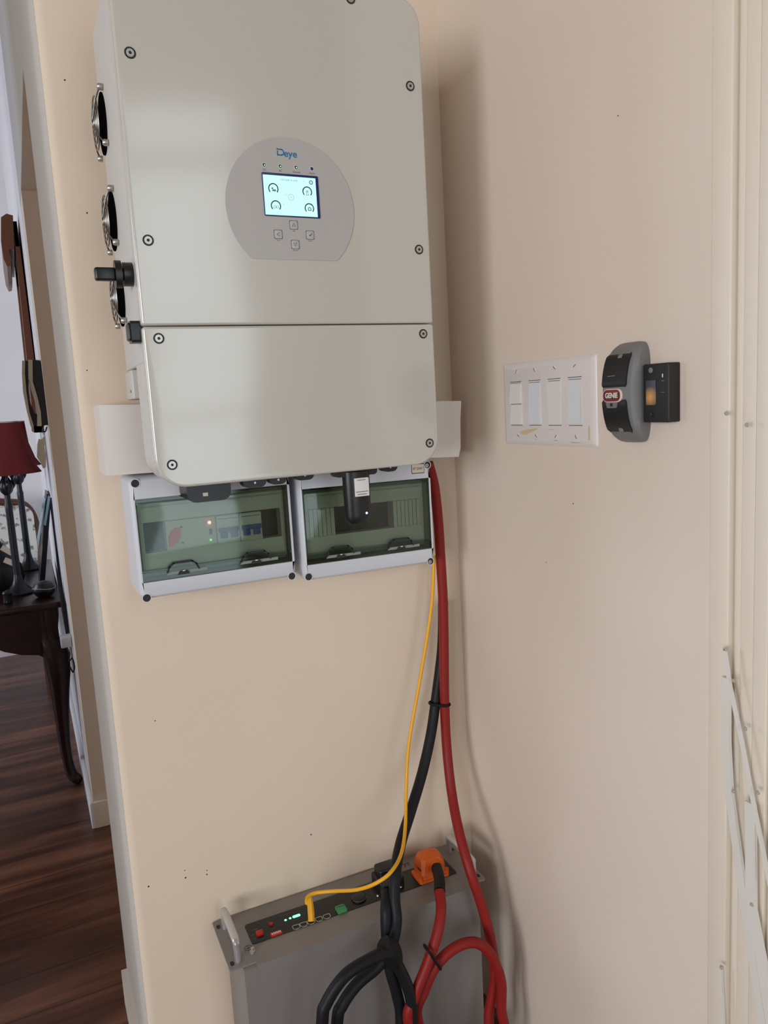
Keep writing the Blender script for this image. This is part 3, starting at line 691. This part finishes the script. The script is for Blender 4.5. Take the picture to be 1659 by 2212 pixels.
# ------------------------------------------------------------------ retractable security gate
gt = thing('security_gate', 'cream folding metal security gate pushed back against the right edge', 'gate', (.02, -.66, 0))
b = B(); b.box((-.0045, -.6045, .001), (.06, -.6330, 2.4), M['gate'], .002); obj('frame_post', b, parent=gt)
for y0, y1, x0 in ((-.6340, -.6452, .004), (-.6465, -.6645, .000), (-.6660, -.6850, -.002), (-.6870, -.705, .002), (-.7070, -.73, .002)):
    b = B(); b.box((x0, y0, .001), (x0+.03, y1, 2.4), M['gate'], .0015); obj('upright', b, parent=gt)
def strap(pts, wd, x, m='gate2'):
    P = [at(px, py, 'x', x) for px, py in pts]
    b = B(); lo = []
    for i, p in enumerate(P):
        d = (P[min(i+1, len(P)-1)]-P[max(i-1, 0)]).normalized(); s = Vector((0, -d.z, d.y)).normalized()*wd/2
        lo.append([p-s, p+s, p+s+Vector((.004, 0, 0)), p-s+Vector((.004, 0, 0))])
    b.loft(lo, M[m]); obj('lattice_strap', b, parent=gt)
strap([(1567, 1465), (1567, 1600), (1573, 1710), (1589, 1830), (1606, 1950), (1648, 2230)], .011, -.012)
strap([(1619, 1735), (1621, 1960), (1644, 2080), (1672, 2260)], .014, -.016)
strap([(1563, 1403), (1574, 1480), (1597, 1590), (1624, 1730), (1662, 1920)], .0035, -.018)
strap([(1556, 2090), (1561, 2230)], .003, -.010)
for px, py in ((1567, 893), (1611, 918), (1564, 1404), (1583, 1471), (1608, 1575), (1582, 1710), (1635, 1713), (1622, 1955), (1556, 2091)):
    p = at(px, py, 'x', -.018); b = B(); b.lathe(p+Vector((.002, 0, 0)), [(.0026, 0), (.0022, .0015), (.001, .002)], M['rust'], 10, axis=(-1, 0, 0)); obj('rivet', b, parent=gt)

# ------------------------------------------------------------------ battery
bt = thing('rack_battery', 'grey rack battery standing upright against the wall, terminals facing up', 'battery', (-.295, -.07, 0))
ZT = .3487; BR, BL_ = -.0538, -.5368                # ear ends
cy = -.0119
fb = Frame((-.0538, -.0098, ZT), (math.cos(cy), math.sin(cy), 0), (-math.sin(cy), math.cos(cy), 0))   # a<0 to the left, b<0 to the camera
b = B(); b.prism([(-.462, -.1415), (-.0215, -.1415), (-.0215, -.006), (-.462, -.006)], fb, -ZT+.001, -.003, M['batt'])
obj('case', b, parent=bt)
b = B(); b.prism(rrect(-.483, 0, -.132, 0, .004, 4), fb, -.003, 0, M['batt'])
b.prism([(-.4405, -.1425), (-.0235, -.1425), (-.0235, -.132), (-.4405, -.132)], fb, -.040, 0, M['batt']); fp = obj('front_plate', b, parent=bt)
for s in (-1, 1):
    a = -.4655 if s < 0 else -.0175
    b = B(); b.tube([fb(a, -.026, -.001), fb(a, -.026, .026), fb(a, -.034, .034), fb(a, -.108, .034), fb(a, -.116, .026), fb(a, -.116, -.001)], [.0055, .006, .0065, .0065, .006, .0055], M['alu'], 12, 4)
    obj('handle', b, parent=bt)
for a, c in ((-.476, -.018), (-.476, -.118), (-.008, -.020), (-.008, -.118)):
    b = B(); b.prism(rrect(a-.003, a+.003, c-.005, c+.005, .0028, 4), fb, 0, .0006, M['dark']); obj('ear_slot', b, parent=fp)
def ua(px, py, z=ZT):                              # photo point on the plate -> plate coordinates
    p = at(px, py, 'z', z)-fb.o; return (p.dot(fb.u), p.dot(fb.v))
q = [ua(*p) for p in ((530, 2008), (549, 2047), (978, 1884), (957, 1846))]
a0 = (q[0][0]+q[1][0])/2; a1 = (q[2][0]+q[3][0])/2; c0 = (q[1][1]+q[2][1])/2; c1 = (q[0][1]+q[3][1])/2
b = B(); b.slab(a0, a1, c0, c1, fb, -.0005, .0012, M['bpanel'], .005, .0005); tp = obj('terminal_panel', b, parent=bt)
T1 = .0012
def onp(b, px, py, w_, h_, h, m, r=.0004): 
    a, c = ua(px, py); b.slab(a-w_/2, a+w_/2, c-h_/2, c+h_/2, fb, T1-.0003, T1+h, m, r, min(.0003, h/3)); return a, c
b = B(); a, c = onp(b, 561, 2019, .0115, .0115, .004, M['redbtn'], .001); b.text('POWER', .0032, fb, a-.004, c+.015, T1, M['ink'], depth=.0001); b.text('ON', .003, fb, a-.011, c+.003, T1, M['ink'], depth=.0001); b.text('OFF', .003, fb, a-.011, c-.008, T1, M['ink'], depth=.0001); obj('power_button', b, parent=tp)
b = B(); a, c = ua(586, 1999); b.lathe(fb(a, c, T1), [(.0035, 0), (.0035, .003), (.002, .004)], M['redbtn'], 14); b.text('RST', .003, fb, a-.002, c+.009, T1, M['ink'], depth=.0001); obj('reset_button', b, parent=tp)
b = B(); a, c = onp(b, 597, 2019, .0195, .0085, .0025, M['redbtn'])
for k in range(6): b.prism(rrect(a-.0078+k*.0028, a-.0063+k*.0028, c-.002, c+.002, .0003, 1), fb, T1+.0025, T1+.0032, M['white'])
b.text('ADDR', .0026, fb, a, c-.0068, T1, M['ink'], depth=.0001); obj('dip_switch', b, parent=tp)
b = B()
for px, py in ((617, 1989), (627, 1985)): a, c = ua(px, py); b.lathe(fb(a, c, T1), [(.0022, 0), (.0018, .0006), (.0005, .0009)], M['greenglow'], 12)
a, c = ua(641, 1980); b.slab(a-.0075, a+.0065, c-.0028, c+.0028, fb, T1-.0003, T1+.0008, M['greenglow'], .0024, .0002)
a, c = ua(616, 1977); b.text('RUN ALM SOC', .0028, fb, a, c, T1, M['ink'], depth=.0001); obj('status_light', b, parent=tp)
for k, px in enumerate((640, 656, 672, 689, 706)):
    py = 2003-(px-640)*.345
    b = B(); a, c = ua(px, py+1)
    b.line(fb, [(a-.0060, c-.0045), (a-.0060, c+.0045), (a+.0060, c+.0045), (a+.0060, c-.0045), (a+.0035, c-.0045), (a+.0035, c-.0062), (a-.0035, c-.0062), (a-.0035, c-.0045), (a-.0060, c-.0045)], .0011, T1, M['screw'], .0012)
    b.prism(rrect(a-.0052, a+.0052, c-.0040, c+.0038, .0005, 2), fb, T1-.0002, T1+.0002, M['dark'])
    obj('network_port', b, parent=tp)
b = B(); a, c = ua(737, 1968); b.slab(a-.0085, a+.0085, c-.008, c+.008, fb, T1-.0002, T1+.006, M['green'], .0006, .0005)
for k in range(4): b.cyl(fb(a-.006+k*.004, c+.003, T1+.006), fb(a-.006+k*.004, c+.003, T1+.0063), .0012, M['dark'], n=10); b.text('I', .004, fb, a-.006+k*.004, c+.0125, T1, M['ink']); b.text('I', .004, fb, a-.006+k*.004, c-.0125, T1, M['ink'])
obj('green_terminal', b, parent=tp)
b = B(); a, c = ua(775, 1943); b.lathe(fb(a, c, T1), [(.0135, 0), (.0135, .004), (.0115, .0055)], M['black'], 24); b.ring(fb, a, c, .0132, .0011, T1+.0035, M['alu'], 200, 340, 16); obj('circular_socket', b, parent=tp)
for px, py in ((772, 1926), (816, 1936), (866, 1917)):
    b = B(); a, c = ua(px, py); b.lathe(fb(a, c, T1), [(.0026, 0), (.0022, .001), (.001, .0014)], M['screw'], 12); obj('panel_screw', b, parent=tp)
b = B(); a, c = ua(546, 2058); b.lathe(fb(a, c, 0), [(.0045, 0), (.0045, .004), (.003, .005), (.003, .009), (.001, .010)], M['screw'], 14); obj('earth_bolt', b, parent=fp)
b = B(); a, c = ua(536, 2048); b.ring(fb, a, c, .0062, .0006, 0, M['inkd']); b.line(fb, [(a, c+.004), (a, c)], .0006, 0, M['inkd']); b.line(fb, [(a-.003, c), (a+.003, c)], .0006, 0, M['inkd']); b.line(fb, [(a-.0015, c-.002), (a+.0015, c-.002)], .0006, 0, M['inkd']); obj('earth_mark', b, parent=fp)
b = B(); a, c = ua(872, 1868); b.text('Pyt', .017, fb, a, c, 0, M['inkd'], depth=.00008, shear=.25); obj('handwriting', b, parent=fp)
# plugs
pb = thing('battery_plug', 'black power plug on the battery beside the orange one', 'plug', tuple(fb(*ua(838, 1915), T1)))
b = B(); a, c = ua(838, 1912); a += .003
b.slab(a-.026, a+.024, c-.018, c+.026, fb, T1, .020, M['black'], .005, .003); b.slab(a-.020, a+.020, c-.004, c+.026, fb, .019, .034, M['black'], .006, .004); obj('plug_body', b, parent=pb)
po = thing('battery_plug', 'orange power plug on the battery with the red cable leaving it', 'plug', tuple(fb(*ua(930, 1885), T1)))
oa, oc = ua(932, 1893)
b = B()
def oct_(w_, d0, d1, k): return [(oa-w_, oc+d0+k), (oa-w_+k, oc+d0), (oa+w_-k, oc+d0), (oa+w_, oc+d0+k), (oa+w_, oc+d1-k), (oa+w_-k, oc+d1), (oa-w_+k, oc+d1), (oa-w_, oc+d1-k)]
b.loft([[fb(x, y, d) for x, y in p] for p, d in ((oct_(.031, -.016, .026, .003), T1), (oct_(.031, -.016, .026, .003), .006), (oct_(.025, -.014, .026, .004), .007), (oct_(.024, -.013, .026, .005), .030), (oct_(.021, -.008, .025, .007), .041), (oct_(.012, .000, .020, .007), .045))], M['orange'])
for dx in (-.028, .027): b.cyl(fb(oa+dx, oc-.011, .006), fb(oa+dx, oc-.011, .014), .0042, M['orange'], n=14)
b.box(fb(oa-.0245, oc-.006, .020), fb(oa-.0235, oc+.008, .024), M['dark'])
obj('plug_body', b, parent=po)
b = B(); b.cyl(fb(oa+.004, oc-.0145, .026), fb(oa+.004, oc-.004, .030), .0112, M['orange'], n=24); b.cyl(fb(oa+.004, oc-.0150, .026), fb(oa+.004, oc-.0146, .026), .0092, M['dark'], n=24); obj('cable_entry', b, parent=po)
for dx in (-.020, .020):
    b = B(); b.lathe(fb(oa+dx, oc-.0145, .012), [(.0016, 0), (.0016, .001)], M['screw'], 10, axis=(0, -1, 0)); obj('plug_screw', b, parent=po)

# ------------------------------------------------------------------ cables
def path(pts): return [at(px, py, 'y', y) for px, py, y in pts]
# red
red = thing('power_cable', 'thick red power cable hanging beside the breaker boxes and coiled at the battery', 'cable', (-.09, -.06, .3))
P = path([(925, 1000, -.06), (938, 1050, -.055), (946, 1120, -.05), (952, 1210, -.05), (957, 1300, -.05), (959, 1400, -.05), (960, 1500, -.05), (964, 1600, -.055), (974, 1700, -.08), (990, 1790, -.125), (1015, 1880, -.17),
          (1040, 1955, -.185), (1060, 2030, -.195), (1068, 2110, -.20), (1056, 2190, -.20)])
P += [Vector((-.105, -.205, .085)), Vector((-.16, -.21, .045)), Vector((-.215, -.215, .085))]
P += path([(901, 2200, -.222), (916, 2140, -.222), (942, 2086, -.222), (982, 2048, -.222), (1026, 2036, -.222), (1060, 2062, -.222), (1082, 2118, -.222), (1083, 2180, -.222)])
P += [Vector((-.085, -.228, .085)), Vector((-.155, -.236, .022)), Vector((-.225, -.238, .075))]
P += path([(884, 2212, -.236), (897, 2150, -.234), (922, 2085, -.230), (944, 2020, -.222), (953, 1965, -.205), (949, 1925, -.18)])
b = B(); b.tube(P, .0092, M['redcable'], 14, 8); obj('red_sheath', b, parent=red)
pe = fb(oa+.004, oc-.014, .026)
b = B(); b.tube([P[-1]+Vector((.0, -.001, -.001)), (P[-1]+pe)/2+Vector((.0, -.006, .004)), pe], .0100, M['tapeb'], 14, 8); obj('tape_wrap', b, parent=red)
def band(name, label, c, ax, r1, r2):
    c = Vector(c); ax = Vector(ax).normalized(); u = ax.orthogonal().normalized(); 
    return c, ax
# black
blk = thing('power_cable', 'thick black power cable running down to the battery and coiled in front of it', 'cable', (-.2, -.15, .3))
P = path([(957, 1300, -.022), (955, 1400, -.024), (941, 1515, -.035), (930, 1590, -.05), (912, 1670, -.07), (888, 1750, -.10), (866, 1820, -.13), (855, 1880, -.165), (852, 1940, -.185), (856, 1990, -.20), (846, 2040, -.215), (818, 2085, -.22), (772, 2125, -.225), (740, 2170, -.23), (728, 2212, -.232)])
P += [Vector((-.415, -.235, .12)), Vector((-.36, -.235, .03)), Vector((-.285, -.235, .075))]
P += path([(890, 2212, -.235), (886, 2150, -.235), (864, 2095, -.232), (838, 2060, -.235)])
P += path([(797, 2074, -.245), (745, 2108, -.25), (706, 2165, -.25), (696, 2212, -.25)])
P += [Vector((-.440, -.25, .14)), Vector((-.43, -.25, .07)), Vector((-.36, -.25, .018)), Vector((-.30, -.22, .06))]
P += path([(866, 2212, -.215), (858, 2150, -.213), (842, 2090, -.212), (836, 2030, -.20), (834, 1970, -.19), (836, 1925, -.165)])
b = B(); b.tube(P, .0098, M['blackcable'], 14, 8); obj('black_sheath', b, parent=blk)
ppb = fb(*ua(838, 1917), .016)
b = B(); b.tube([P[-1]+Vector((0, 0, -.002)), (P[-1]+ppb)/2+Vector((0, -.006, .004)), ppb], .0115, M['tapeb'], 14, 8); obj('tape_wrap', b, parent=blk)
b = B(); c = at(843, 2052, 'y', -.226); b.tube([c+Vector((-.012, 0, .016)), c+Vector((0, -.002, 0)), c+Vector((.004, 0, -.024))], [.014, .0175, .016], M['tapeb'], 12, 6); obj('tape_wrap', b, parent=blk)
# cable ties
def tie(name_label, pts, r=.0026):
    b = B(); b.tube(pts, r, M['tapeb'], 8, 6, closed=True); return tag(obj('cable_tie', b), name_label, 'cable tie')
c1 = at(959, 1521, 'y', -.052); c2 = at(940, 1519, 'y', -.042)
def oval(c1, c2, r, tilt=(0, 0, 0)):
    c1, c2 = Vector(c1), Vector(c2); u = (c1-c2); L = u.length/2; u = u.normalized(); m_ = (c1+c2)/2; v = Vector((0, -1, 0)); v = (v-u*v.dot(u)).normalized()
    return [m_+u*((L if math.cos(t) > 0 else -L)+r*math.cos(t))+v*r*math.sin(t) for t in (2*math.pi*(k+.5)/12 for k in range(12))]
tie('black cable tie holding the red and black cables together', oval(c1, c2, .0108))
tie('black cable tie on the coil of red cable', oval(at(926, 2055, 'y', -.231), at(942, 2080, 'y', -.224), .0100))
# yellow network cable
yc = thing('network_cable', 'flat yellow network cable plugged into the battery port', 'cable', (-.2, -.1, .4))
pp = fb(*ua(673, 1986), .012)
P = path([(937, 1200, -.045), (936, 1240, -.05), (933, 1300, -.05), (922, 1380, -.05), (905, 1480, -.05), (887, 1580, -.06), (880, 1640, -.07), (877, 1720, -.09), (876, 1780, -.12), (868, 1840, -.17), (846, 1882, -.205), (812, 1908, -.20), (770, 1922, -.17), (720, 1925, -.13), (682, 1929, -.11)])
pt = fb(*ua(672, 1975), .034)
P += [at(664, 1938, 'y', pt.y-.002), at(663, 1952, 'y', pt.y), pt]
b = B(); b.tube(P, .0032, M['yellow'], 10, 8); obj('yellow_lead', b, parent=yc)
b = B(); b.tube([pt, (pt+pp)/2, pp, fb(*ua(673, 1991), .001)], [.0035, .0058, .0062, .0060], M['yellow'], 8, 4); obj('plug', b, parent=yc)

# ------------------------------------------------------------------ far room
# side table with cabriole legs
tb = thing('side_table', 'dark mahogany table with a scalloped apron and curved leg', 'table', (-1.05, 1.9, 0))
TX0, TX1, TY0, TY1, TZ = -1.45, -.680, 1.440, 2.32, .643
b = B(); b.box((TX0, TY0, TZ-.022), (TX1, TY1, TZ), M['wood'], .006); obj('tabletop', b, parent=tb)
b = B()
def scal(x0, x1, n=1):
    out = [(x0, TZ-.021), (x0, TZ-.20)]
    L = x1-x0
    for u, d in ((.06, .195), (.10, .175), (.17, .165), (.24, .145), (.30, .118), (.40, .107), (.5, .105), (.6, .107), (.70, .118), (.76, .145), (.83, .165), (.90, .175), (.94, .195)): out.append((x0+L*u, TZ-d))
    return out+[(x1, TZ-.20), (x1, TZ-.021)]
s0 = scal(TX0+.05, TX1-.02)
b.loft([[Vector((x, y, z)) for x, z in s0] for y in (TY0+.02, TY0+.04)], M['wood'])
b.loft([[Vector((x, y, z)) for y, z in scal(TY0+.03, TY1-.04)] for x in (TX1-.022, TX1-.045)], M['wood'])
b.box((TX0+.03, TY1-.06, TZ-.12), (TX1-.03, TY1-.04, TZ-.021), M['wood']); b.box((TX0+.03, TY0+.03, TZ-.12), (TX0+.05, TY1-.04, TZ-.021), M['wood'])
obj('apron', b, parent=tb)
for sx, sy in ((1, -1), (-1, -1), (1, 1), (-1, 1)):
    lx = TX1-.048 if sx > 0 else TX0+.05; ly = TY0+.032 if sy < 0 else TY1-.06
    pr = [(-.012, .63, .026), (-.010, .53, .029), (.004, .49, .036), (.016, .45, .041), (.018, .40, .038), (.014, .33, .030), (.010, .24, .0235), (.008, .15, .0190), (.012, .08, .0170), (.022, .035, .0180), (.042, .018, .018), (.056, .013, .011)]
    b = B(); b.tube([Vector((lx+sx*dx*.7, ly+sy*dx*.7, z)) for dx, z, r in pr], [r for _, _, r in pr], M['wood'], 14, 5); obj('leg', b, parent=tb)
# lamps
def lamp(x, y, label, sc=1.0):
    L = thing('table_lamp', label, 'lamp', (x, y, TZ), 'red-shaded lamps on the dark table'); o = Vector((x, y, TZ+.0005))
    b = B(); b.lathe(o, [(.046, 0), (.048, .006), (.042, .014), (.032, .022), (.022, .034), (.016, .050), (.013, .07)], M['iron'], 24); obj('base', b, parent=L)
    b = B(); b.lathe(o, [(.013, .068), (.0125, .10), (.012, .30), (.013, .315), (.010, .325), (.010, .35), (.020, .362), (.023, .380), (.018, .398), (.011, .41), (.010, .44), (.006, .452), (.006, .58)], M['iron'], 20); obj('stem', b, parent=L)
    for s in range(4):
        a = s*math.pi/2+.2; d = Vector((math.cos(a), math.sin(a), 0))
        b = B(); b.tube([o+d*.012+Vector((0, 0, .365)), o+d*.026+Vector((0, 0, .385)), o+d*.022+Vector((0, 0, .405)), o+d*.034+Vector((0, 0, .425)), o+d*.040+Vector((0, 0, .418))], [.005, .006, .004, .003, .002], M['iron'], 8, 4); obj('leaf_ornament', b, parent=L)
    b = B(); r0, r1, z0, z1 = .110*sc, .062*sc, .422, .600
    pr = [(r0+.008, z0), (r0-.012, z0+.03), (r0-.03, z0+.09), (r1, z1), (r1-.002, z1), (r0-.032, z0+.09), (r0-.014, z0+.03), (r0+.006, z0)]
    n = 32; b.lathe(o, pr+[pr[0]], M['shade'], n, cap=False); obj('lamp_shade', b, parent=L)
    b = B(); b.ring(Frame(o+Vector((0, 0, z1-.004)), (1, 0, 0), (0, 1, 0)), 0, 0, r1+.0005, .002, 0, M['alu'], th=.003); b.cyl(o+Vector((-r1, 0, z1-.01)), o+Vector((r1, 0, z1-.01)), .0015, M['alu'], n=8); obj('shade_ring', b, parent=L)
lamp(-.806, 1.66, 'red-shaded table lamp standing nearest, at the front of the dark table')
lamp(-.768, 2.12, 'second red-shaded table lamp, further back on the dark table and half hidden', .76)
# chair
ch = thing('upholstered_chair', 'chair with a curved brown wood back and pale floral upholstery', 'chair', (-.98, 2.8, 0))
b = B(); cxx = -.985; hw = .27
P = [Vector((cxx-hw, 2.85, .42)), Vector((cxx-hw, 2.87, .60)), Vector((cxx-hw+.01, 2.89, .76)), Vector((cxx-hw+.05, 2.90, .835)), Vector((cxx-hw*.5, 2.905, .855)), Vector((cxx, 2.91, .875)), Vector((cxx+hw*.5, 2.905, .855)), Vector((cxx+hw-.05, 2.90, .835)), Vector((cxx+hw-.01, 2.89, .76)), Vector((cxx+hw, 2.87, .60)), Vector((cxx+hw, 2.85, .42))]
b.tube(P, .019, M['woodc'], 12, 6); obj('back_frame', b, parent=ch)
b = B(); b.loft([[Vector((x, y, z)) for x, z in rrect(cxx-hw+.01, cxx+hw-.01, .46, .835, .06, 6)] for y in (2.885, 2.855)], M['fabric']); obj('back_cushion', b, parent=ch)
b = B(); b.box((cxx-.26, 2.40, .40), (cxx+.26, 2.86, .47), M['fabric'], .02); obj('seat', b, parent=ch)
for lx, ly in ((-.24, 2.43), (.24, 2.43), (-.24, 2.83), (.24, 2.83)):
    b = B(); b.tube([(cxx+lx, ly, .41), (cxx+lx, ly, .2), (cxx+lx, ly, .0)], [.022, .018, .013], M['woodc'], 10, 3); obj('leg', b, parent=ch)
# slanted frame leaning on the wall
lf_ = thing('photo_frame', 'slim dark frame tilted back against the white wall on the table', 'frame', (-.70, 1.9, TZ))
y0, y1 = 1.80, 2.0
q = [at(80, 1213, 'y', 1.8), at(91, 1216, 'y', 1.8), at(111, 1072, 'y', 1.8), at(101, 1066, 'y', 1.8)]
dz = TZ-q[0].z
b = B(); b.loft([[Vector((p.x, y, p.z+(dz+.001 if i < 2 else 0))) for i, p in enumerate(q)] for y in (y0, y1)], M['iron']); obj('border', b, parent=lf_)
fa, fb_, fc, fd = [Vector((p.x, y0-.001, p.z)) for p in (q[0]*.45+q[3]*.55, q[1]*.45+q[2]*.55, q[2], q[3])]; fm = lambda a, b, t: a*(1-t)+b*t
b = B(); s4 = [fm(fa, fb_, .25), fm(fa, fb_, .75), fm(fd, fc, .75)-Vector((0, 0, .004)), fm(fd, fc, .25)-Vector((0, 0, .004))]; b.loft([s4, [v+Vector((0, .0015, 0)) for v in s4]], M['glassblue']); obj('edge_strip', b, parent=lf_)
b = B(); m0 = q[3]*.9+q[0]*.1; m1 = q[3]*.2+q[0]*.8
s = Vector((-.003, 0, 0)); b.loft([[Vector((p.x, y, p.z)) for p in (m0+s, m0, m1, m1+s)] for y in (y0+.004, y1-.004)], M['glassblue']); obj('glass', b, parent=lf_)
# black rounded case
b = B(); c = at(91, 1238, 'y', 1.55); c.z = TZ+.030
cb = thing('glasses_case', 'glossy black rounded case with a pale seam at the table front', 'case', (c.x, c.y, TZ))
b.lathe(c-Vector((0, 0, .0292)), [(.012, 0), (.026, .004), (.036, .018), (.036, .034), (.028, .048), (.012, .054), (.001, .055)], M['black'], 24); obj('case_body', b, parent=cb)
b = B(); b.tube([c+Vector((.0368*math.cos(t), .0368*math.sin(t), .003+.003*math.sin(2*t))) for t in (2*math.pi*k/20 for k in range(20))], .0010, M['cream'], 6, 2, closed=True); obj('seam', b, parent=cb)
# black bag with papers
c = at(8, 1230, 'y', 1.75)
bg = thing('handbag', 'black bag heaped beside the lamp on the dark table', 'bag', (c.x, 1.75, TZ))
b = B(); lo = []
for z, a_, w_ in ((0, .10, .06), (.03, .105, .07), (.08, .10, .065), (.13, .085, .05), (.165, .06, .03), (.18, .03, .012)):
    lo.append([Vector((c.x-.045+a_*math.cos(t)*(1+.07*math.sin(3*t+z*30)), 1.80+w_*math.sin(t), TZ+.0005+z+.008*math.cos(2*t+z*20))) if z > 0 else Vector((c.x-.045+a_*math.cos(t), 1.80+w_*math.sin(t), TZ+.0005)) for t in (2*math.pi*k/24 for k in range(24))])
b.loft(lo, M['black'], smooth=True); obj('bag_body', b, parent=bg)
b = B(); b.tube([Vector((c.x-.09, 1.78, TZ+.15)), Vector((c.x-.07, 1.76, TZ+.21)), Vector((c.x-.03, 1.76, TZ+.22)), Vector((c.x, 1.78, TZ+.16))], .007, M['black'], 8, 5); obj('bag_handle', b, parent=bg)
for k, (px, py, a) in enumerate(((17, 1190, -40), (24, 1215, -32))):
    p = at(px, py, 'y', 1.727-.004*k); ca, sa = math.cos(math.radians(a))*.024, math.sin(math.radians(a))*.024
    u = Vector((ca, 0, sa)); v = Vector((-sa*.38, .004, ca*.38))
    b = B(); n_ = Vector((0, .001, 0)); b.loft([[p-u-v, p+u-v, p+u+v, p-u+v], [p-u-v+n_, p+u-v+n_, p+u+v+n_, p-u+v+n_]], M['paper'])
    tag(obj('paper_card', b), ('upper' if k == 0 else 'lower')+' of two pale cards poking out in front of the black bag', 'card', 'cards by the black bag')
# metal jar catching the light
p = at(16, 1285, 'y', 1.53)
b = B(); b.lathe((p.x, 1.53, TZ+.0005), [(.012, 0), (.015, .004), (.014, .03), (.016, .034), (.013, .04), (.004, .044)], M['iron'], 18)
tag(obj('metal_jar', b), 'small shiny dark metal jar at the front edge of the table', 'jar')
# tall mirror with scrolled crest on the dividing wall
mr = thing('wall_mirror', 'tall brown wood-framed mirror with a scrolled crest, seen almost edge-on', 'mirror', (XA, 1.85, 1.22))
yn, yf = 1.62, 2.15
q = [at(27, 478, 'y', yn), at(36, 478, 'y', yn), at(68, 778, 'y', yn), at(58, 778, 'y', yn)]
def ext(p, q_, z): t = (z-p.z)/(q_.z-p.z); r_ = p+(q_-p)*t; return r_
a_, b_ = ext(q[0], q[3], 1.20), ext(q[1], q[2], 1.20); a_.x = min(a_.x, XA-.016); b_.x = XA-.002
b = B()
def bar(yy0, yy1): b.loft([[Vector((p.x, y, p.z)) for p in (q[0], q[1], b_, a_)] for y in (yy0, yy1)], M['woodb'])
bar(yn, yn+.06); bar(yf-.06, yf)
b.loft([[Vector((p.x, y, p.z)) for p in (a_, b_, b_+Vector((0, 0, .06)), a_+Vector((0, 0, .06)))] for y in (yn, yf)], M['woodb'])
b.loft([[Vector((p.x, y, p.z)) for p in (q[0], q[1], q[1]-Vector((0, 0, .08)), q[0]-Vector((0, 0, .08)))] for y in (yn, yf)], M['woodb']); obj('frame', b, parent=mr)
b = B(); s = Vector((.006, 0, 0)); b.loft([[Vector((p.x, y, p.z)) for p in (q[0]+s, q[1]-s, b_-s*.3, a_+s*.5)] for y in (yn+.055, yf-.055)], M['mirror']); obj('mirror_glass', b, parent=mr)
b = B()
cr = [at(px, py, 'y', yn) for px, py in ((28, 466), (14, 462), (2, 470), (2, 520), (8, 560), (16, 577), (24, 574), (25, 560), (20, 545), (20, 538), (31, 540))]
b.loft([[Vector((p.x, y, p.z)) for p in cr] for y in (yn-.004, yf+.004)], M['woodb']); obj('crest', b, parent=mr)
# wall telephone near the pillar corner
ph = thing('wall_telephone', 'black and cream wall telephone mounted on the white wall by the pillar', 'telephone', (XA, 1.19, 1.22))
def prof(name, px, m, y0, y1, clampw=False):
    pts = [at(x/6.915, 760+y/6.915, 'y', 1.15) for x, y in px]
    b = B(); b.loft([[Vector((min(p.x, XA-.0006), y, p.z)) for p in pts] for y in (y0, y1)], M[m]); return obj(name, b, parent=ph)
prof('wall_base', [(485, 120), (560, 122), (605, 130), (640, 400), (680, 680), (715, 900), (740, 1090), (620, 1110), (610, 900), (560, 680), (490, 450)], 'blackm', 1.15, 1.23)
prof('base_rim', [(420, 120), (485, 120), (490, 450), (560, 680), (610, 900), (622, 1110), (555, 1110), (555, 930), (530, 720), (480, 560), (425, 400)], 'cream', 1.146, 1.234)
prof('handset', [(375, 130), (420, 130), (424, 400), (430, 480), (420, 560), (440, 730), (520, 920), (552, 930), (556, 1108), (505, 1110), (440, 900), (395, 600), (372, 330)], 'black', 1.155, 1.222)
prof('handset_shell', [(330, 130), (375, 130), (372, 330), (395, 600), (440, 900), (505, 1110), (460, 1110), (400, 880), (345, 600), (328, 330)], 'cream', 1.150, 1.228)
# plug-in adaptor hanging below the telephone
b = B(); pts = [at(px, py, 'y', 1.15) for px, py in ((84, 948), (90, 950), (97, 940), (99, 948), (96, 965), (100, 985), (99, 1010), (93, 1012), (88, 1000), (80, 988), (81, 960))]
b.loft([[Vector((min(p.x, XA-.0006), y, p.z)) for p in pts] for y in (1.15, 1.185)], M['cream']); pa = tag(obj('plug_adaptor', b), 'cream plug adaptor hanging just below the wall telephone', 'adaptor')
b = B(); b.tube([at(74, 915, 'y', 1.17), at(79, 940, 'y', 1.17), at(84, 955, 'y', 1.17)], .0018, M['cream'], 8, 4); b.tube([at(94, 915, 'y', 1.16), at(98, 930, 'y', 1.16), at(97, 945, 'y', 1.16)], .0024, M['black'], 8, 4); obj('phone_lead', b, parent=pa) if False else b.bm.free()
b = B(); b.tube([at(94, 918, 'y', 1.17), at(92, 930, 'y', 1.17), at(98, 932, 'y', 1.17), at(101, 922, 'y', 1.17)], .002, M['black'], 8, 5); obj('coiled_lead', b, parent=ph)
# cords and socket
def onw(px, py, y): 
    p = at(px, py, 'y', y); p.x = min(p.x, XA-.004); return p
b = B(); b.tube([onw(110, 1075, 1.42), onw(118, 1150, 1.42), onw(127, 1230, 1.42), onw(137, 1310, 1.40), onw(146, 1375, 1.36)], [.002, .0026, .0045, .0065, .004], M['blackcable'], 8, 6)
tag(obj('mains_cable', b), 'black cord running down the white wall behind the table end', 'cord')
p = onw(146, 1384, 1.33)
b = B(); b.box((XA-.001, 1.31, p.z-.018), (XA-.034, 1.36, p.z+.016), M['boxgrey'], .004); tag(obj('plug_socket', b), 'grey multi-way plug on the white wall beside the table leg', 'socket')
b = B(); b.tube([Vector((XA-.02, 1.33, p.z-.016)), onw(150, 1410, 1.27), onw(149, 1428, 1.26), onw(156, 1422, 1.26), onw(161, 1440, 1.25), onw(158, 1452, 1.25), onw(151, 1440, 1.25)], .0022, M['blackcable'], 8, 6)
tag(obj('loose_cord', b), 'looped end of a dark cord hanging below the plug socket', 'cord')
